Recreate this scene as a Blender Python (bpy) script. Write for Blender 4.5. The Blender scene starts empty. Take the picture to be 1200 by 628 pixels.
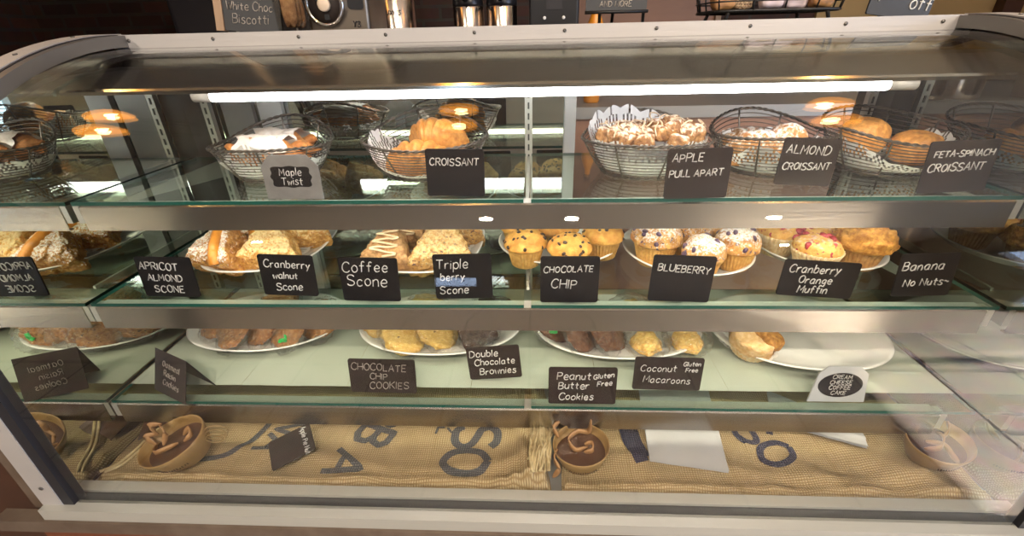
import bpy, math, random
from mathutils import Vector, Matrix, Euler, noise
PI = math.pi
C = bpy.context.scene.collection
rnd = random.Random(7)

# ------------------------------------------------------------------ mesh builder
class MB:
    def __init__(s):
        s.v = []; s.f = []; s.m = []; s.sm = []
    def add(s, vs, fs, mi=0, smooth=False, T=None):
        b = len(s.v)
        for p in vs:
            p = Vector(p)
            s.v.append(T @ p if T is not None else p)
        for f in fs:
            s.f.append([i + b for i in f]); s.m.append(mi); s.sm.append(smooth)
        return s
    def box(s, a, b, mi=0, T=None):
        x0, y0, z0 = a; x1, y1, z1 = b
        vs = [(x0,y0,z0),(x1,y0,z0),(x1,y1,z0),(x0,y1,z0),(x0,y0,z1),(x1,y0,z1),(x1,y1,z1),(x0,y1,z1)]
        return s.add(vs, [(3,2,1,0),(4,5,6,7),(0,1,5,4),(1,2,6,5),(2,3,7,6),(3,0,4,7)], mi, False, T)
    def prism(s, poly, axis, lo, hi, mi=0, T=None, smooth=False):
        # poly: 2-D outline; axis: extrusion axis
        def P(u, w, t):
            return {'x': (t, u, w), 'y': (u, t, w), 'z': (u, w, t)}[axis]
        n = len(poly)
        vs = [P(u, w, lo) for u, w in poly] + [P(u, w, hi) for u, w in poly]
        fs = [tuple(range(n))[::-1], tuple(range(n, 2*n))]
        b = len(s.v)
        s.add(vs, fs, mi, False, T)
        vs2 = []
        for i in range(n):
            j = (i+1) % n
            s.f.append([b+i, b+j, b+n+j, b+n+i]); s.m.append(mi); s.sm.append(smooth)
        return s
    def tube(s, pts, r, seg=8, closed=False, mi=0, T=None, cap=True, flat=1.0):
        pts = [Vector(p) for p in pts]; n = len(pts)
        rr = r if hasattr(r, '__len__') else [r]*n
        vs = []; up = None
        for i, p in enumerate(pts):
            a = pts[(i-1) % n] if (closed or i > 0) else p
            b = pts[(i+1) % n] if (closed or i < n-1) else p
            t = (b - a)
            t = t.normalized() if t.length > 1e-9 else Vector((0,0,1))
            if up is None:
                up = Vector((0,0,1)) if abs(t.z) < .9 else Vector((0,1,0))
            u = (up - t*up.dot(t))
            u = u.normalized() if u.length > 1e-6 else t.orthogonal().normalized()
            up = u; w = t.cross(u)
            for k in range(seg):
                an = 2*PI*k/seg
                vs.append(p + (u*math.cos(an)*flat + w*math.sin(an))*rr[i])
        fs = []
        m = n if closed else n-1
        for i in range(m):
            for k in range(seg):
                a = i*seg+k; b = i*seg+(k+1) % seg; j = ((i+1) % n)*seg
                fs.append((a, b, j+(k+1) % seg, j+k))
        if not closed and cap:
            fs.append(tuple(range(seg))[::-1]); fs.append(tuple((n-1)*seg+k for k in range(seg)))
        return s.add(vs, fs, mi, True, T)
    def lathe(s, prof, seg=32, mi=0, T=None, fx=None, smooth=True, cap=True):
        # prof: (r, z) bottom to top; fx(angle, r, z) -> (x, y, z)
        fx = fx or (lambda a, r, z: (r*math.cos(a), r*math.sin(a), z))
        vs = [fx(2*PI*k/seg, r, z) for r, z in prof for k in range(seg)]
        fs = []
        for i in range(len(prof)-1):
            for k in range(seg):
                a = i*seg+k; b = i*seg+(k+1) % seg
                fs.append((a, b, b+seg, a+seg))
        if cap:
            fs.append(tuple(range(seg))[::-1])
            fs.append(tuple((len(prof)-1)*seg+k for k in range(seg)))
        return s.add(vs, fs, mi, smooth, T)
    def grid(s, nu, nv, fn, mi=0, T=None, smooth=True, closed_u=False, skip=None):
        vs = [fn(i, j) for j in range(nv) for i in range(nu)]
        fs = []
        for j in range(nv-1):
            for i in range(nu if closed_u else nu-1):
                if skip and skip(i, j): continue
                fs.append((j*nu+i, j*nu+(i+1) % nu, (j+1)*nu+(i+1) % nu, (j+1)*nu+i))
        return s.add(vs, fs, mi, smooth, T)
    def build(s, name, mats, parent=None, off=None, loc=None):
        me = bpy.data.meshes.new(name)
        vs = [tuple(p - off) for p in s.v] if off is not None else [tuple(p) for p in s.v]
        me.from_pydata(vs, [], s.f)
        if not isinstance(mats, (list, tuple)): mats = [mats]
        for m in mats: me.materials.append(m)
        me.polygons.foreach_set('material_index', s.m)
        me.polygons.foreach_set('use_smooth', s.sm)
        me.update()
        o = bpy.data.objects.new(name, me); C.objects.link(o)
        if parent is not None: o.parent = parent
        if loc is not None: o.location = loc
        return o

_ico = {}
def ico(sub):
    if sub in _ico: return _ico[sub]
    t = (1+5**.5)/2
    v = [Vector(p).normalized() for p in [(-1,t,0),(1,t,0),(-1,-t,0),(1,-t,0),(0,-1,t),(0,1,t),(0,-1,-t),(0,1,-t),(t,0,-1),(t,0,1),(-t,0,-1),(-t,0,1)]]
    f = [(0,11,5),(0,5,1),(0,1,7),(0,7,10),(0,10,11),(1,5,9),(5,11,4),(11,10,2),(10,7,6),(7,1,8),(3,9,4),(3,4,2),(3,2,6),(3,6,8),(3,8,9),(4,9,5),(2,4,11),(6,2,10),(8,6,7),(9,8,1)]
    for _ in range(sub):
        c = {}; nf = []
        def mid(a, b):
            k = (min(a, b), max(a, b))
            if k not in c:
                c[k] = len(v); v.append(((v[a]+v[b])/2).normalized())
            return c[k]
        for a, b, d in f:
            x, y, z = mid(a, b), mid(b, d), mid(d, a)
            nf += [(a,x,z),(b,y,x),(d,z,y),(x,y,z)]
        f = nf
    _ico[sub] = (v, f); return _ico[sub]

def N(p, sc, seed=0):
    return noise.noise(Vector((p[0]*sc+seed*17.3, p[1]*sc+seed*5.1, p[2]*sc-seed*9.7)))
def FBM(p, sc, seed=0):
    return N(p, sc, seed)*.6 + N(p, sc*2.1, seed+3)*.3 + N(p, sc*4.3, seed+5)*.15

def blob(mb, planes, p=8, sub=3, amp=.003, sc=40, seed=0, mi=0, T=None, lump=0, lsc=20, zmin=None):
    """rounded convex solid bounded by planes (nx,ny,nz,d), roughened by noise"""
    v, f = ico(sub); vs = []
    pl = [(Vector(q[:3]).normalized(), q[3]) for q in planes]
    for d in v:
        t = sum(max(0, n.dot(d)/w)**p for n, w in pl)
        q = d * t**(-1/p)
        q = q + d*(FBM(q, sc, seed)*amp + (abs(N(q, lsc, seed+11))*lump if lump else 0))
        if zmin is not None and q.z < zmin: q.z = zmin
        vs.append(q)
    return mb.add(vs, f, mi, True, T)

def arc(cx, cy, r, a0, a1, n, ry=None):
    ry = ry or r
    return [(cx+r*math.cos(a0+(a1-a0)*i/n), cy+ry*math.sin(a0+(a1-a0)*i/n)) for i in range(n+1)]

# ------------------------------------------------------------------ scene helpers
def tag(o, label=None, cat=None, group=None, kind=None):
    if label: o['label'] = label
    if cat: o['category'] = cat
    if group: o['group'] = group
    if kind: o['kind'] = kind
    return o
def thing(name, label, cat, loc=(0,0,0), rot=(0,0,0), group=None):
    o = bpy.data.objects.new(name, None); C.objects.link(o)
    o.empty_display_size = .05
    o.location = loc; o.rotation_euler = rot
    return tag(o, label, cat, group)
def struct(name, mb, mat, label=None):
    return tag(mb.build(name, mat), label, None, None, 'structure')

# ------------------------------------------------------------------ materials
def newmat(name):
    m = bpy.data.materials.new(name); m.use_nodes = True
    nt = m.node_tree; nt.nodes.clear()
    out = nt.nodes.new('ShaderNodeOutputMaterial')
    return m, nt, out
def L(nt, a, b): nt.links.new(a, b)
def nd(nt, t, **k):
    n = nt.nodes.new(t)
    for a, b in k.items():
        if a in n.inputs: n.inputs[a].default_value = b
        else: setattr(n, a, b)
    return n
def rgba(c): return (c[0], c[1], c[2], 1)
def ramp(nt, stops, interp='LINEAR'):
    r = nt.nodes.new('ShaderNodeValToRGB'); e = r.color_ramp.elements; r.color_ramp.interpolation = interp
    while len(e) < len(stops): e.new(.5)
    for q, (p, c) in zip(e, stops): q.position = p; q.color = rgba(c) if len(c) == 3 else c
    return r
def mat(name, col, rough=.5, metal=0, col2=None, scale=20, bump=0, bscale=None, spec=.5, stretch=None, detail=4, sub=0, lo=.35, hi=.65, coat=0):
    m, nt, out = newmat(name)
    b = nd(nt, 'ShaderNodeBsdfPrincipled'); b.inputs['Roughness'].default_value = rough
    b.inputs['Metallic'].default_value = metal; b.inputs['Specular IOR Level'].default_value = spec
    b.inputs['Base Color'].default_value = rgba(col); b.inputs['Coat Weight'].default_value = coat
    if sub:
        b.inputs['Subsurface Weight'].default_value = sub; b.inputs['Subsurface Radius'].default_value = (.01,.005,.002); b.inputs['Subsurface Scale'].default_value = .5
    tc = nd(nt, 'ShaderNodeTexCoord'); mp = nd(nt, 'ShaderNodeMapping'); L(nt, tc.outputs['Object'], mp.inputs['Vector'])
    if stretch: mp.inputs['Scale'].default_value = stretch
    if col2 is not None:
        n = nd(nt, 'ShaderNodeTexNoise'); n.inputs['Scale'].default_value = scale; n.inputs['Detail'].default_value = detail
        L(nt, mp.outputs[0], n.inputs['Vector'])
        r = ramp(nt, [(lo, col), (hi, col2)]); L(nt, n.outputs['Fac'], r.inputs[0]); L(nt, r.outputs[0], b.inputs['Base Color'])
    if bump:
        n2 = nd(nt, 'ShaderNodeTexNoise'); n2.inputs['Scale'].default_value = bscale or scale*3; n2.inputs['Detail'].default_value = detail
        L(nt, mp.outputs[0], n2.inputs['Vector'])
        bp = nd(nt, 'ShaderNodeBump'); bp.inputs['Strength'].default_value = bump; bp.inputs['Distance'].default_value = .003
        L(nt, n2.outputs['Fac'], bp.inputs['Height']); L(nt, bp.outputs[0], b.inputs['Normal'])
    L(nt, b.outputs[0], out.inputs[0]); return m
def emit(name, col, s):
    m, nt, out = newmat(name); e = nd(nt, 'ShaderNodeEmission'); e.inputs[0].default_value = rgba(col); e.inputs[1].default_value = s
    L(nt, e.outputs[0], out.inputs[0]); return m
def clear(name, tint=(1,1,1), f0=.04, rough=0, bump=0, bscale=60, gain=1.0, milk=0, milkcol=(.9,.9,.9)):
    """thin clear sheet: unbent see-through plus mirror reflection by Schlick's law"""
    m, nt, out = newmat(name)
    t = nd(nt, 'ShaderNodeBsdfTransparent'); t.inputs[0].default_value = rgba(tint)
    g = nd(nt, 'ShaderNodeBsdfGlossy'); g.inputs['Roughness'].default_value = rough
    lw = nd(nt, 'ShaderNodeLayerWeight'); lw.inputs['Blend'].default_value = .5
    pw = nd(nt, 'ShaderNodeMath', operation='POWER'); pw.inputs[1].default_value = 5
    mu = nd(nt, 'ShaderNodeMath', operation='MULTIPLY_ADD'); mu.inputs[1].default_value = (1-f0)*gain; mu.inputs[2].default_value = f0*gain; mu.use_clamp = True
    L(nt, lw.outputs['Facing'], pw.inputs[0]); L(nt, pw.outputs[0], mu.inputs[0])
    mx = nd(nt, 'ShaderNodeMixShader'); L(nt, mu.outputs[0], mx.inputs[0]); L(nt, t.outputs[0], mx.inputs[1]); L(nt, g.outputs[0], mx.inputs[2])
    if bump:
        tc = nd(nt, 'ShaderNodeTexCoord'); n = nd(nt, 'ShaderNodeTexNoise'); n.inputs['Scale'].default_value = bscale; n.inputs['Detail'].default_value = 3; n.inputs['Distortion'].default_value = 1.2
        L(nt, tc.outputs['Object'], n.inputs['Vector']); bp = nd(nt, 'ShaderNodeBump'); bp.inputs['Strength'].default_value = bump; bp.inputs['Distance'].default_value = .004
        L(nt, n.outputs['Fac'], bp.inputs['Height']); L(nt, bp.outputs[0], g.inputs['Normal']); L(nt, bp.outputs[0], lw.inputs['Normal'])
    last = mx
    if milk:
        d = nd(nt, 'ShaderNodeBsdfDiffuse'); d.inputs[0].default_value = rgba(milkcol)
        m2 = nd(nt, 'ShaderNodeMixShader'); m2.inputs[0].default_value = milk; L(nt, mx.outputs[0], m2.inputs[1]); L(nt, d.outputs[0], m2.inputs[2]); last = m2
    L(nt, last.outputs[0], out.inputs[0]); return m
def baked(name, light, dark, top=None, topamt=(.45,.6), tscale=60, scale=35, rough=.6, bump=.5, specks=None, speckscale=90, speckthr=.66, bscale=140):
    scale *= 3; tscale *= 3; speckscale *= 2.6; bscale *= 2.6
    """baked dough: golden to brown mottling, optional sugar or icing dusting on the upper side, optional dark specks"""
    m, nt, out = newmat(name)
    b = nd(nt, 'ShaderNodeBsdfPrincipled'); b.inputs['Roughness'].default_value = rough; b.inputs['Specular IOR Level'].default_value = .35
    b.inputs['Subsurface Weight'].default_value = .12; b.inputs['Subsurface Radius'].default_value = (.012,.006,.002); b.inputs['Subsurface Scale'].default_value = .4
    tc = nd(nt, 'ShaderNodeTexCoord')
    n = nd(nt, 'ShaderNodeTexNoise'); n.inputs['Scale'].default_value = scale; n.inputs['Detail'].default_value = 5; L(nt, tc.outputs['Object'], n.inputs['Vector'])
    r = ramp(nt, [(.36, dark), (.52, [(a+c)/2 for a, c in zip(light, dark)]), (.66, light)]); L(nt, n.outputs['Fac'], r.inputs[0])
    col = r.outputs[0]
    if specks is not None:
        vo = nd(nt, 'ShaderNodeTexNoise'); vo.inputs['Scale'].default_value = speckscale; vo.inputs['Detail'].default_value = 1; L(nt, tc.outputs['Object'], vo.inputs['Vector'])
        rr = ramp(nt, [(speckthr, (0,0,0)), (speckthr+.03, (1,1,1))]); L(nt, vo.outputs['Fac'], rr.inputs[0])
        mx = nd(nt, 'ShaderNodeMix', data_type='RGBA'); L(nt, rr.outputs[0], mx.inputs[0]); L(nt, col, mx.inputs[6]); mx.inputs[7].default_value = rgba(specks); col = mx.outputs[2]
    if top is not None:
        n3 = nd(nt, 'ShaderNodeTexNoise'); n3.inputs['Scale'].default_value = tscale; n3.inputs['Detail'].default_value = 6; n3.inputs['Roughness'].default_value = .7; L(nt, tc.outputs['Object'], n3.inputs['Vector'])
        sx = nd(nt, 'ShaderNodeSeparateXYZ'); L(nt, tc.outputs['Normal'], sx.inputs[0])
        md = nd(nt, 'ShaderNodeMath', operation='MULTIPLY_ADD'); md.inputs[1].default_value = .22; L(nt, sx.outputs['Z'], md.inputs[0]); L(nt, n3.outputs['Fac'], md.inputs[2])
        r3 = ramp(nt, [(topamt[0]+.1, (0,0,0)), (topamt[1]+.1, (1,1,1))]); L(nt, md.outputs[0], r3.inputs[0])
        mx = nd(nt, 'ShaderNodeMix', data_type='RGBA'); L(nt, r3.outputs[0], mx.inputs[0]); L(nt, col, mx.inputs[6]); mx.inputs[7].default_value = rgba([q*.92 for q in top]); col = mx.outputs[2]
    L(nt, col, b.inputs['Base Color'])
    n2 = nd(nt, 'ShaderNodeTexNoise'); n2.inputs['Scale'].default_value = bscale; n2.inputs['Detail'].default_value = 4; L(nt, tc.outputs['Object'], n2.inputs['Vector'])
    bp = nd(nt, 'ShaderNodeBump'); bp.inputs['Strength'].default_value = bump; bp.inputs['Distance'].default_value = .004
    L(nt, n2.outputs['Fac'], bp.inputs['Height']); L(nt, bp.outputs[0], b.inputs['Normal']); L(nt, b.outputs[0], out.inputs[0]); return m
def brickmat(name, c1, c2, mortar, w=.21, h=.07, axis='xz', rough=.8, mort=.009, bump=.4, offset=.5):
    m, nt, out = newmat(name)
    b = nd(nt, 'ShaderNodeBsdfPrincipled'); b.inputs['Roughness'].default_value = rough
    tc = nd(nt, 'ShaderNodeTexCoord'); sx = nd(nt, 'ShaderNodeSeparateXYZ'); L(nt, tc.outputs['Object'], sx.inputs[0])
    cb = nd(nt, 'ShaderNodeCombineXYZ'); L(nt, sx.outputs[axis[0].upper()], cb.inputs[0]); L(nt, sx.outputs[axis[1].upper()], cb.inputs[1])
    br = nd(nt, 'ShaderNodeTexBrick'); br.offset = offset; br.inputs['Scale'].default_value = 1; br.inputs['Brick Width'].default_value = w; br.inputs['Row Height'].default_value = h
    br.inputs['Mortar Size'].default_value = mort; br.inputs['Color1'].default_value = rgba(c1); br.inputs['Color2'].default_value = rgba(c2); br.inputs['Mortar'].default_value = rgba(mortar)
    L(nt, cb.outputs[0], br.inputs['Vector'])
    n = nd(nt, 'ShaderNodeTexNoise'); n.inputs['Scale'].default_value = 14; L(nt, tc.outputs['Object'], n.inputs['Vector'])
    mx = nd(nt, 'ShaderNodeMix', data_type='RGBA', blend_type='MULTIPLY'); mx.inputs[0].default_value = .5; L(nt, br.outputs['Color'], mx.inputs[6]); L(nt, n.outputs['Color'], mx.inputs[7])
    L(nt, mx.outputs[2], b.inputs['Base Color'])
    bp = nd(nt, 'ShaderNodeBump'); bp.inputs['Strength'].default_value = bump; bp.inputs['Distance'].default_value = .005; bp.invert = True
    L(nt, br.outputs['Fac'], bp.inputs['Height']); L(nt, bp.outputs[0], b.inputs['Normal']); L(nt, b.outputs[0], out.inputs[0]); return m
def weave(name, c1, c2, pitch=.004):
    m, nt, out = newmat(name)
    b = nd(nt, 'ShaderNodeBsdfPrincipled'); b.inputs['Roughness'].default_value = .9; b.inputs['Specular IOR Level'].default_value = .15
    tc = nd(nt, 'ShaderNodeTexCoord')
    nz = nd(nt, 'ShaderNodeTexNoise'); nz.inputs['Scale'].default_value = 9; nz.inputs['Detail'].default_value = 3; L(nt, tc.outputs['Object'], nz.inputs['Vector'])
    mixv = nd(nt, 'ShaderNodeVectorMath', operation='MULTIPLY_ADD'); mixv.inputs[1].default_value = (.02,.02,0); L(nt, nz.outputs['Color'], mixv.inputs[0]); L(nt, tc.outputs['Object'], mixv.inputs[2])
    ws = []
    for d in ('X', 'Y'):
        w = nd(nt, 'ShaderNodeTexWave', wave_type='BANDS', bands_direction=d); w.inputs['Scale'].default_value = 2*PI/(20*pitch); w.inputs['Distortion'].default_value = .6; w.inputs['Detail'].default_value = 1
        L(nt, mixv.outputs[0], w.inputs['Vector']); ws.append(w)
    mu = nd(nt, 'ShaderNodeMath', operation='MULTIPLY'); L(nt, ws[0].outputs['Fac'], mu.inputs[0]); L(nt, ws[1].outputs['Fac'], mu.inputs[1])
    r = ramp(nt, [(.0, c2), (.28, [(a*.6+c*.4) for a, c in zip(c1, c2)]), (.6, c1)]); L(nt, mu.outputs[0], r.inputs[0])
    n2 = nd(nt, 'ShaderNodeTexNoise'); n2.inputs['Scale'].default_value = 6; n2.inputs['Detail'].default_value = 4; L(nt, tc.outputs['Object'], n2.inputs['Vector'])
    r2 = ramp(nt, [(.3, (.72,.70,.66)), (.7, (1,1,1))]); L(nt, n2.outputs['Fac'], r2.inputs[0])
    mx = nd(nt, 'ShaderNodeMix', data_type='RGBA', blend_type='MULTIPLY'); mx.inputs[0].default_value = 1; L(nt, r.outputs[0], mx.inputs[6]); L(nt, r2.outputs[0], mx.inputs[7]); L(nt, mx.outputs[2], b.inputs['Base Color'])
    bp = nd(nt, 'ShaderNodeBump'); bp.inputs['Strength'].default_value = .7; bp.inputs['Distance'].default_value = .002; L(nt, mu.outputs[0], bp.inputs['Height']); L(nt, bp.outputs[0], b.inputs['Normal'])
    L(nt, b.outputs[0], out.inputs[0]); return m

M = {}
M['alu'] = mat('brushed_aluminium', (.50,.475,.46), .42, .3, (.45,.43,.415), 8, .12, 200, stretch=(.05,1,1))
M['sill'] = mat('aluminium_sill', (.50,.49,.44), .38, .3, (.44,.43,.385), 6, .1, 200, stretch=(.05,1,1))
M['steel'] = mat('stainless_steel', (.50,.475,.43), .24, 1, (.44,.415,.375), 4, .06, 160, stretch=(.04,1,1))
M['canopy'] = mat('canopy_steel', (.60,.60,.51), .14, 1, (.55,.55,.46), 3, .03, 60, stretch=(.04,1,1))
M['curve'] = mat('satin_grey_strip', (.21,.20,.19), .35, .6)
M['gasket'] = mat('black_rubber', (.016,.016,.021), .42, spec=.4)
M['screw'] = mat('screw_metal', (.16,.15,.14), .4, .8)
M['white_paint'] = mat('white_enamel', (.72,.72,.69), .4)
M['grey_paint'] = mat('grey_metal', (.28,.28,.27), .4, .3)
M['dark_metal'] = mat('dark_metal', (.06,.06,.058), .4, .4)
M['standard'] = mat('zinc_standard', (.62,.62,.56), .4, .6)
M['slot'] = mat('slot_dark', (.04,.045,.04), .6)
M['wood_red'] = mat('reddish_wood', (.20,.055,.022), .35, 0, (.12,.032,.014), 9, .06, 60, stretch=(.15,1,1))
M['wood_dark'] = mat('dark_wood', (.075,.028,.014), .4, 0, (.05,.018,.01), 9, stretch=(.15,1,1))
M['wood_tan'] = mat('tan_wood', (.36,.24,.15), .5, 0, (.26,.16,.09), 20, stretch=(1,1,.2))
M['moulding'] = mat('worn_moulding', (.105,.072,.05), .5, 0, (.15,.11,.08), 22)
M['backcab'] = mat('brown_cabinet', (.30,.155,.095), .45, 0, (.23,.115,.07), 7, stretch=(.2,1,1))
M['glass'] = clear('front_glass', (.985,.99,.985), .04, 0)
M['glass_shelf'] = clear('shelf_glass', (.90,.965,.93), .045, 0)
M['glass_edge'] = mat('green_glass_edge', (.004,.06,.045), .15, 0, (.007,.085,.064), 3, stretch=(.2,1,1), spec=.6)
M['jar_glass'] = clear('jar_glass', (.93,.92,.9), .05, .02)
M['film'] = clear('crinkled_film', (.99,.99,.985), .06, .035, 1.0, 150, 1.25)
def mirrormat(name, col, rough=.0):
    m, nt, out = newmat(name); g = nd(nt, 'ShaderNodeBsdfGlossy'); g.inputs[0].default_value = rgba(col); g.inputs['Roughness'].default_value = rough
    L(nt, g.outputs[0], out.inputs[0]); return m
M['mirror'] = mirrormat('mirror_silver', (.74,.77,.70))
M['mirror_back'] = mirrormat('mirror_door', (.62,.68,.62))
M['mirror_dark'] = mirrormat('mirror_darker', (.34,.35,.32))  # same mirror with a darker tint, for the right end
M['lamp'] = emit('lamp_tube_glow', (1,.97,1), 13)
M['lamp_warm'] = emit('shelf_tube_glow', (1,.90,.70), 9.5)
M['lamp_mid'] = emit('middle_tube_glow', (1,.89,.68), 6.2)
M['lamp_low'] = emit('low_tube_glow', (1,.88,.66), 4.2)
M['lamp_end'] = mat('lamp_end_cap', (.6,.6,.58), .4)
M['amber'] = emit('amber_shade_glow', (1,.36,.05), 5)
M['bulb'] = emit('bulb_glow', (1,.72,.32), 30)
M['can'] = emit('downlight_glow', (1,.78,.5), 26)
M['board'] = mat('chalkboard_black', (.009,.008,.009), .5, 0, (.016,.014,.014), 25, spec=.15)
M['board_brown'] = mat('chalkboard_brown', (.024,.017,.014), .5, 0, (.034,.025,.022), 25, spec=.15)
M['board_blue'] = mat('chalkboard_slate', (.013,.014,.018), .5, 0, (.02,.022,.027), 14)
M['chalk'] = mat('chalk', (.72,.71,.68), .9, 0, (.5,.49,.47), 160)
M['chalk_dim'] = mat('faint_chalk', (.42,.38,.34), .9, 0, (.26,.23,.2), 160)
M['greycard'] = mat('silver_card', (.30,.29,.28), .35, .5, (.38,.37,.36), 30)
M['white_card'] = mat('white_card', (.44,.46,.47), .5)
M['wire'] = mat('black_wire', (.10,.085,.072), .30, .75, (.17,.145,.12), 60)
M['wire_black'] = mat('coated_black_wire', (.012,.012,.012), .4, .2)
M['ceramic'] = mat('white_ceramic', (.80,.79,.76), .12, 0, spec=.6, coat=.3)
M['paper'] = mat('white_paper', (.84,.83,.81), .85, 0, (.78,.77,.75), 12, .15, 40)
M['liner'] = mat('liner_paper', (.40,.44,.36), .8, 0, (.36,.40,.32), 5)
M['bag'] = mat('bag_paper', (.46,.46,.46), .7, 0, (.42,.42,.43), 8, .3, 14)
M['cupcase'] = baked('baking_cup_gold', (.66,.38,.11), (.50,.26,.06), scale=50, bump=.15)
M['cupcase_white'] = baked('baking_cup_pale', (.80,.66,.42), (.66,.46,.24), scale=50, bump=.15)
M['cupcase_brown'] = baked('baking_cup_brown', (.50,.28,.10), (.34,.17,.06), scale=50, bump=.15)
M['chipmuffin'] = baked('chip_muffin_crumb', (.80,.46,.11), (.60,.27,.05), scale=28)
M['bluemuffin'] = baked('blueberry_muffin_crumb', (.70,.40,.12), (.42,.18,.045), (.88,.85,.82), (.49,.62), 85, scale=26, specks=(.10,.05,.09), speckscale=48, speckthr=.66)
M['cranmuffin'] = baked('cranberry_muffin_crumb', (.84,.54,.18), (.70,.36,.09), (.86,.66,.55), (.60,.72), 26, scale=24, specks=(.48,.06,.08), speckscale=40, speckthr=.63)
M['bananamuffin'] = baked('banana_muffin_crumb', (.74,.39,.085), (.40,.16,.03), scale=40, bump=.8, bscale=110)
M['chip'] = mat('chocolate_chip', (.035,.015,.009), .35)
M['berry'] = mat('blueberry', (.055,.03,.075), .4, 0, (.12,.07,.12), 60)
M['cranberry'] = mat('cranberry', (.30,.02,.03), .3, 0, (.48,.06,.07), 60)
M['apricot_scone'] = baked('apricot_scone_crumb', (.68,.37,.11), (.40,.16,.04), (.88,.84,.79), (.53,.64), 95, scale=45, bump=.9, bscale=90)
M['apricot'] = mat('apricot_glaze', (.72,.30,.04), .3, 0, (.60,.22,.03), 40)
M['walnut_scone'] = baked('cranberry_walnut_scone_crumb', (.78,.46,.13), (.50,.23,.055), (.86,.66,.34), (.50,.62), 70, scale=50, bump=1, bscale=90, specks=(.30,.07,.04), speckscale=55, speckthr=.68)
M['coffee_scone'] = baked('coffee_scone_crumb', (.60,.36,.16), (.36,.19,.08), scale=40, bump=.7)
M['icing'] = mat('coffee_icing', (.80,.63,.40), .45)
M['drizzle'] = mat('pale_brown_icing', (.62,.46,.30), .4)
M['berry_scone'] = baked('triple_berry_scone_crumb', (.76,.48,.17), (.52,.26,.075), (.84,.64,.34), (.50,.7), 60, scale=30, bump=.8, specks=(.14,.07,.08), speckscale=85, speckthr=.63)
M['croissant'] = baked('croissant_crust', (.74,.35,.085), (.50,.19,.04), scale=40, bump=.35, bscale=70, rough=.4)
M['almond'] = baked('almond_croissant_crust', (.66,.35,.12), (.42,.18,.05), (.88,.82,.76), (.50,.62), 40, scale=40, bump=.5)
M['spinach'] = baked('savoury_croissant_crust', (.80,.40,.11), (.52,.22,.05), scale=40, bump=.4, bscale=70, rough=.45)
M['maple'] = baked('maple_twist_crust', (.68,.30,.09), (.40,.15,.04), scale=40, bump=.4, rough=.4)
M['glaze'] = mat('white_glaze', (.74,.69,.63), .35, 0, (.66,.56,.46), 60)
M['apple'] = baked('apple_pull_apart_crust', (.58,.31,.12), (.20,.085,.03), (.86,.74,.58), (.52,.66), 34, scale=34, bump=.9)
M['oat'] = baked('oatmeal_cookie_crumb', (.60,.29,.09), (.30,.11,.03), scale=60, bump=1, bscale=80, specks=(.07,.03,.02), speckscale=70, speckthr=.64)
M['ccc'] = baked('chocolate_chip_cookie_crumb', (.80,.55,.16), (.62,.37,.08), scale=40, bump=.7, specks=(.12,.05,.02), speckscale=45, speckthr=.70)
M['brownie'] = baked('brownie_crumb', (.075,.035,.02), (.03,.013,.008), scale=60, bump=.8)
M['pbc'] = baked('peanut_butter_cookie_crumb', (.23,.09,.035), (.10,.035,.014), scale=60, bump=.9)
M['mac'] = baked('macaroon_crumb', (.86,.62,.20), (.72,.40,.09), scale=60, bump=1, bscale=90)
M['cake'] = baked('coffee_cake_crumb', (.80,.58,.32), (.66,.40,.16), scale=40, bump=.7)
M['caketop'] = baked('coffee_cake_crust', (.58,.28,.06), (.30,.12,.02), scale=50, bump=.8)
M['tie'] = mat('green_twist_tie', (.02,.55,.10), .35)
M['burlap'] = weave('burlap', (.64,.51,.31), (.34,.235,.115))
M['ink'] = weave('sack_ink', (.19,.185,.18), (.06,.065,.08))
M['navy'] = weave('navy_print', (.10,.10,.14), (.03,.03,.06))
M['rope'] = mat('jute_fibre', (.58,.47,.26), .9, 0, (.36,.27,.13), 60, .6, 120, stretch=(1,1,.3))
M['pot'] = mat('tan_stoneware', (.36,.225,.085), .45, 0, (.27,.16,.055), 20)
M['coffee'] = mat('brown_filling', (.065,.028,.014), .4, 0, (.10,.045,.022), 18)
M['ribbon'] = mat('wood_shaving_ribbon', (.40,.22,.09), .5, 0, (.30,.15,.06), 30)
M['mark'] = mat('dark_stamp', (.05,.02,.01), .7)
M['raffia'] = mat('raffia', (.40,.27,.12), .8, 0, (.26,.16,.06), 60)
M['black'] = mat('black_plastic', (.012,.012,.014), .3)
M['blackmatt'] = mat('matt_black', (.015,.013,.016), .6)
M['chrome'] = mat('chrome', (.75,.72,.68), .12, 1)
M['steel_warm'] = mat('appliance_steel', (.27,.23,.185), .3, .9, (.22,.185,.15), 8, stretch=(1,1,.1))
M['airpot'] = mat('airpot_steel', (.62,.54,.46), .18, 1)
M['ivory'] = mat('ivory_button', (.62,.5,.38), .4)
M['orange'] = mat('amber_bottle', (.70,.26,.02), .3)
M['cord'] = mat('grey_cord', (.32,.29,.26), .6)
M['biscotti'] = baked('biscotti_crumb', (.46,.27,.13), (.26,.13,.06), scale=40, bump=.6)
M['granola'] = baked('granola_mix', (.66,.48,.30), (.16,.08,.04), scale=120, bump=.8)
M['pouch'] = mat('pale_pouch', (.66,.56,.58), .4, 0, (.56,.46,.48), 12)
M['pouch_brown'] = mat('brown_pouch', (.30,.14,.06), .4, 0, (.42,.22,.08), 20)
M['brick'] = brickmat('dark_brick', (.085,.036,.022), (.045,.02,.014), (.06,.045,.035))
M['brickside'] = brickmat('side_brick', (.13,.06,.035), (.08,.035,.024), (.08,.06,.05), axis='yz')
M['tanwall'] = mat('tan_plaster', (.56,.38,.16), .8, 0, (.50,.33,.13), 3)
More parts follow.
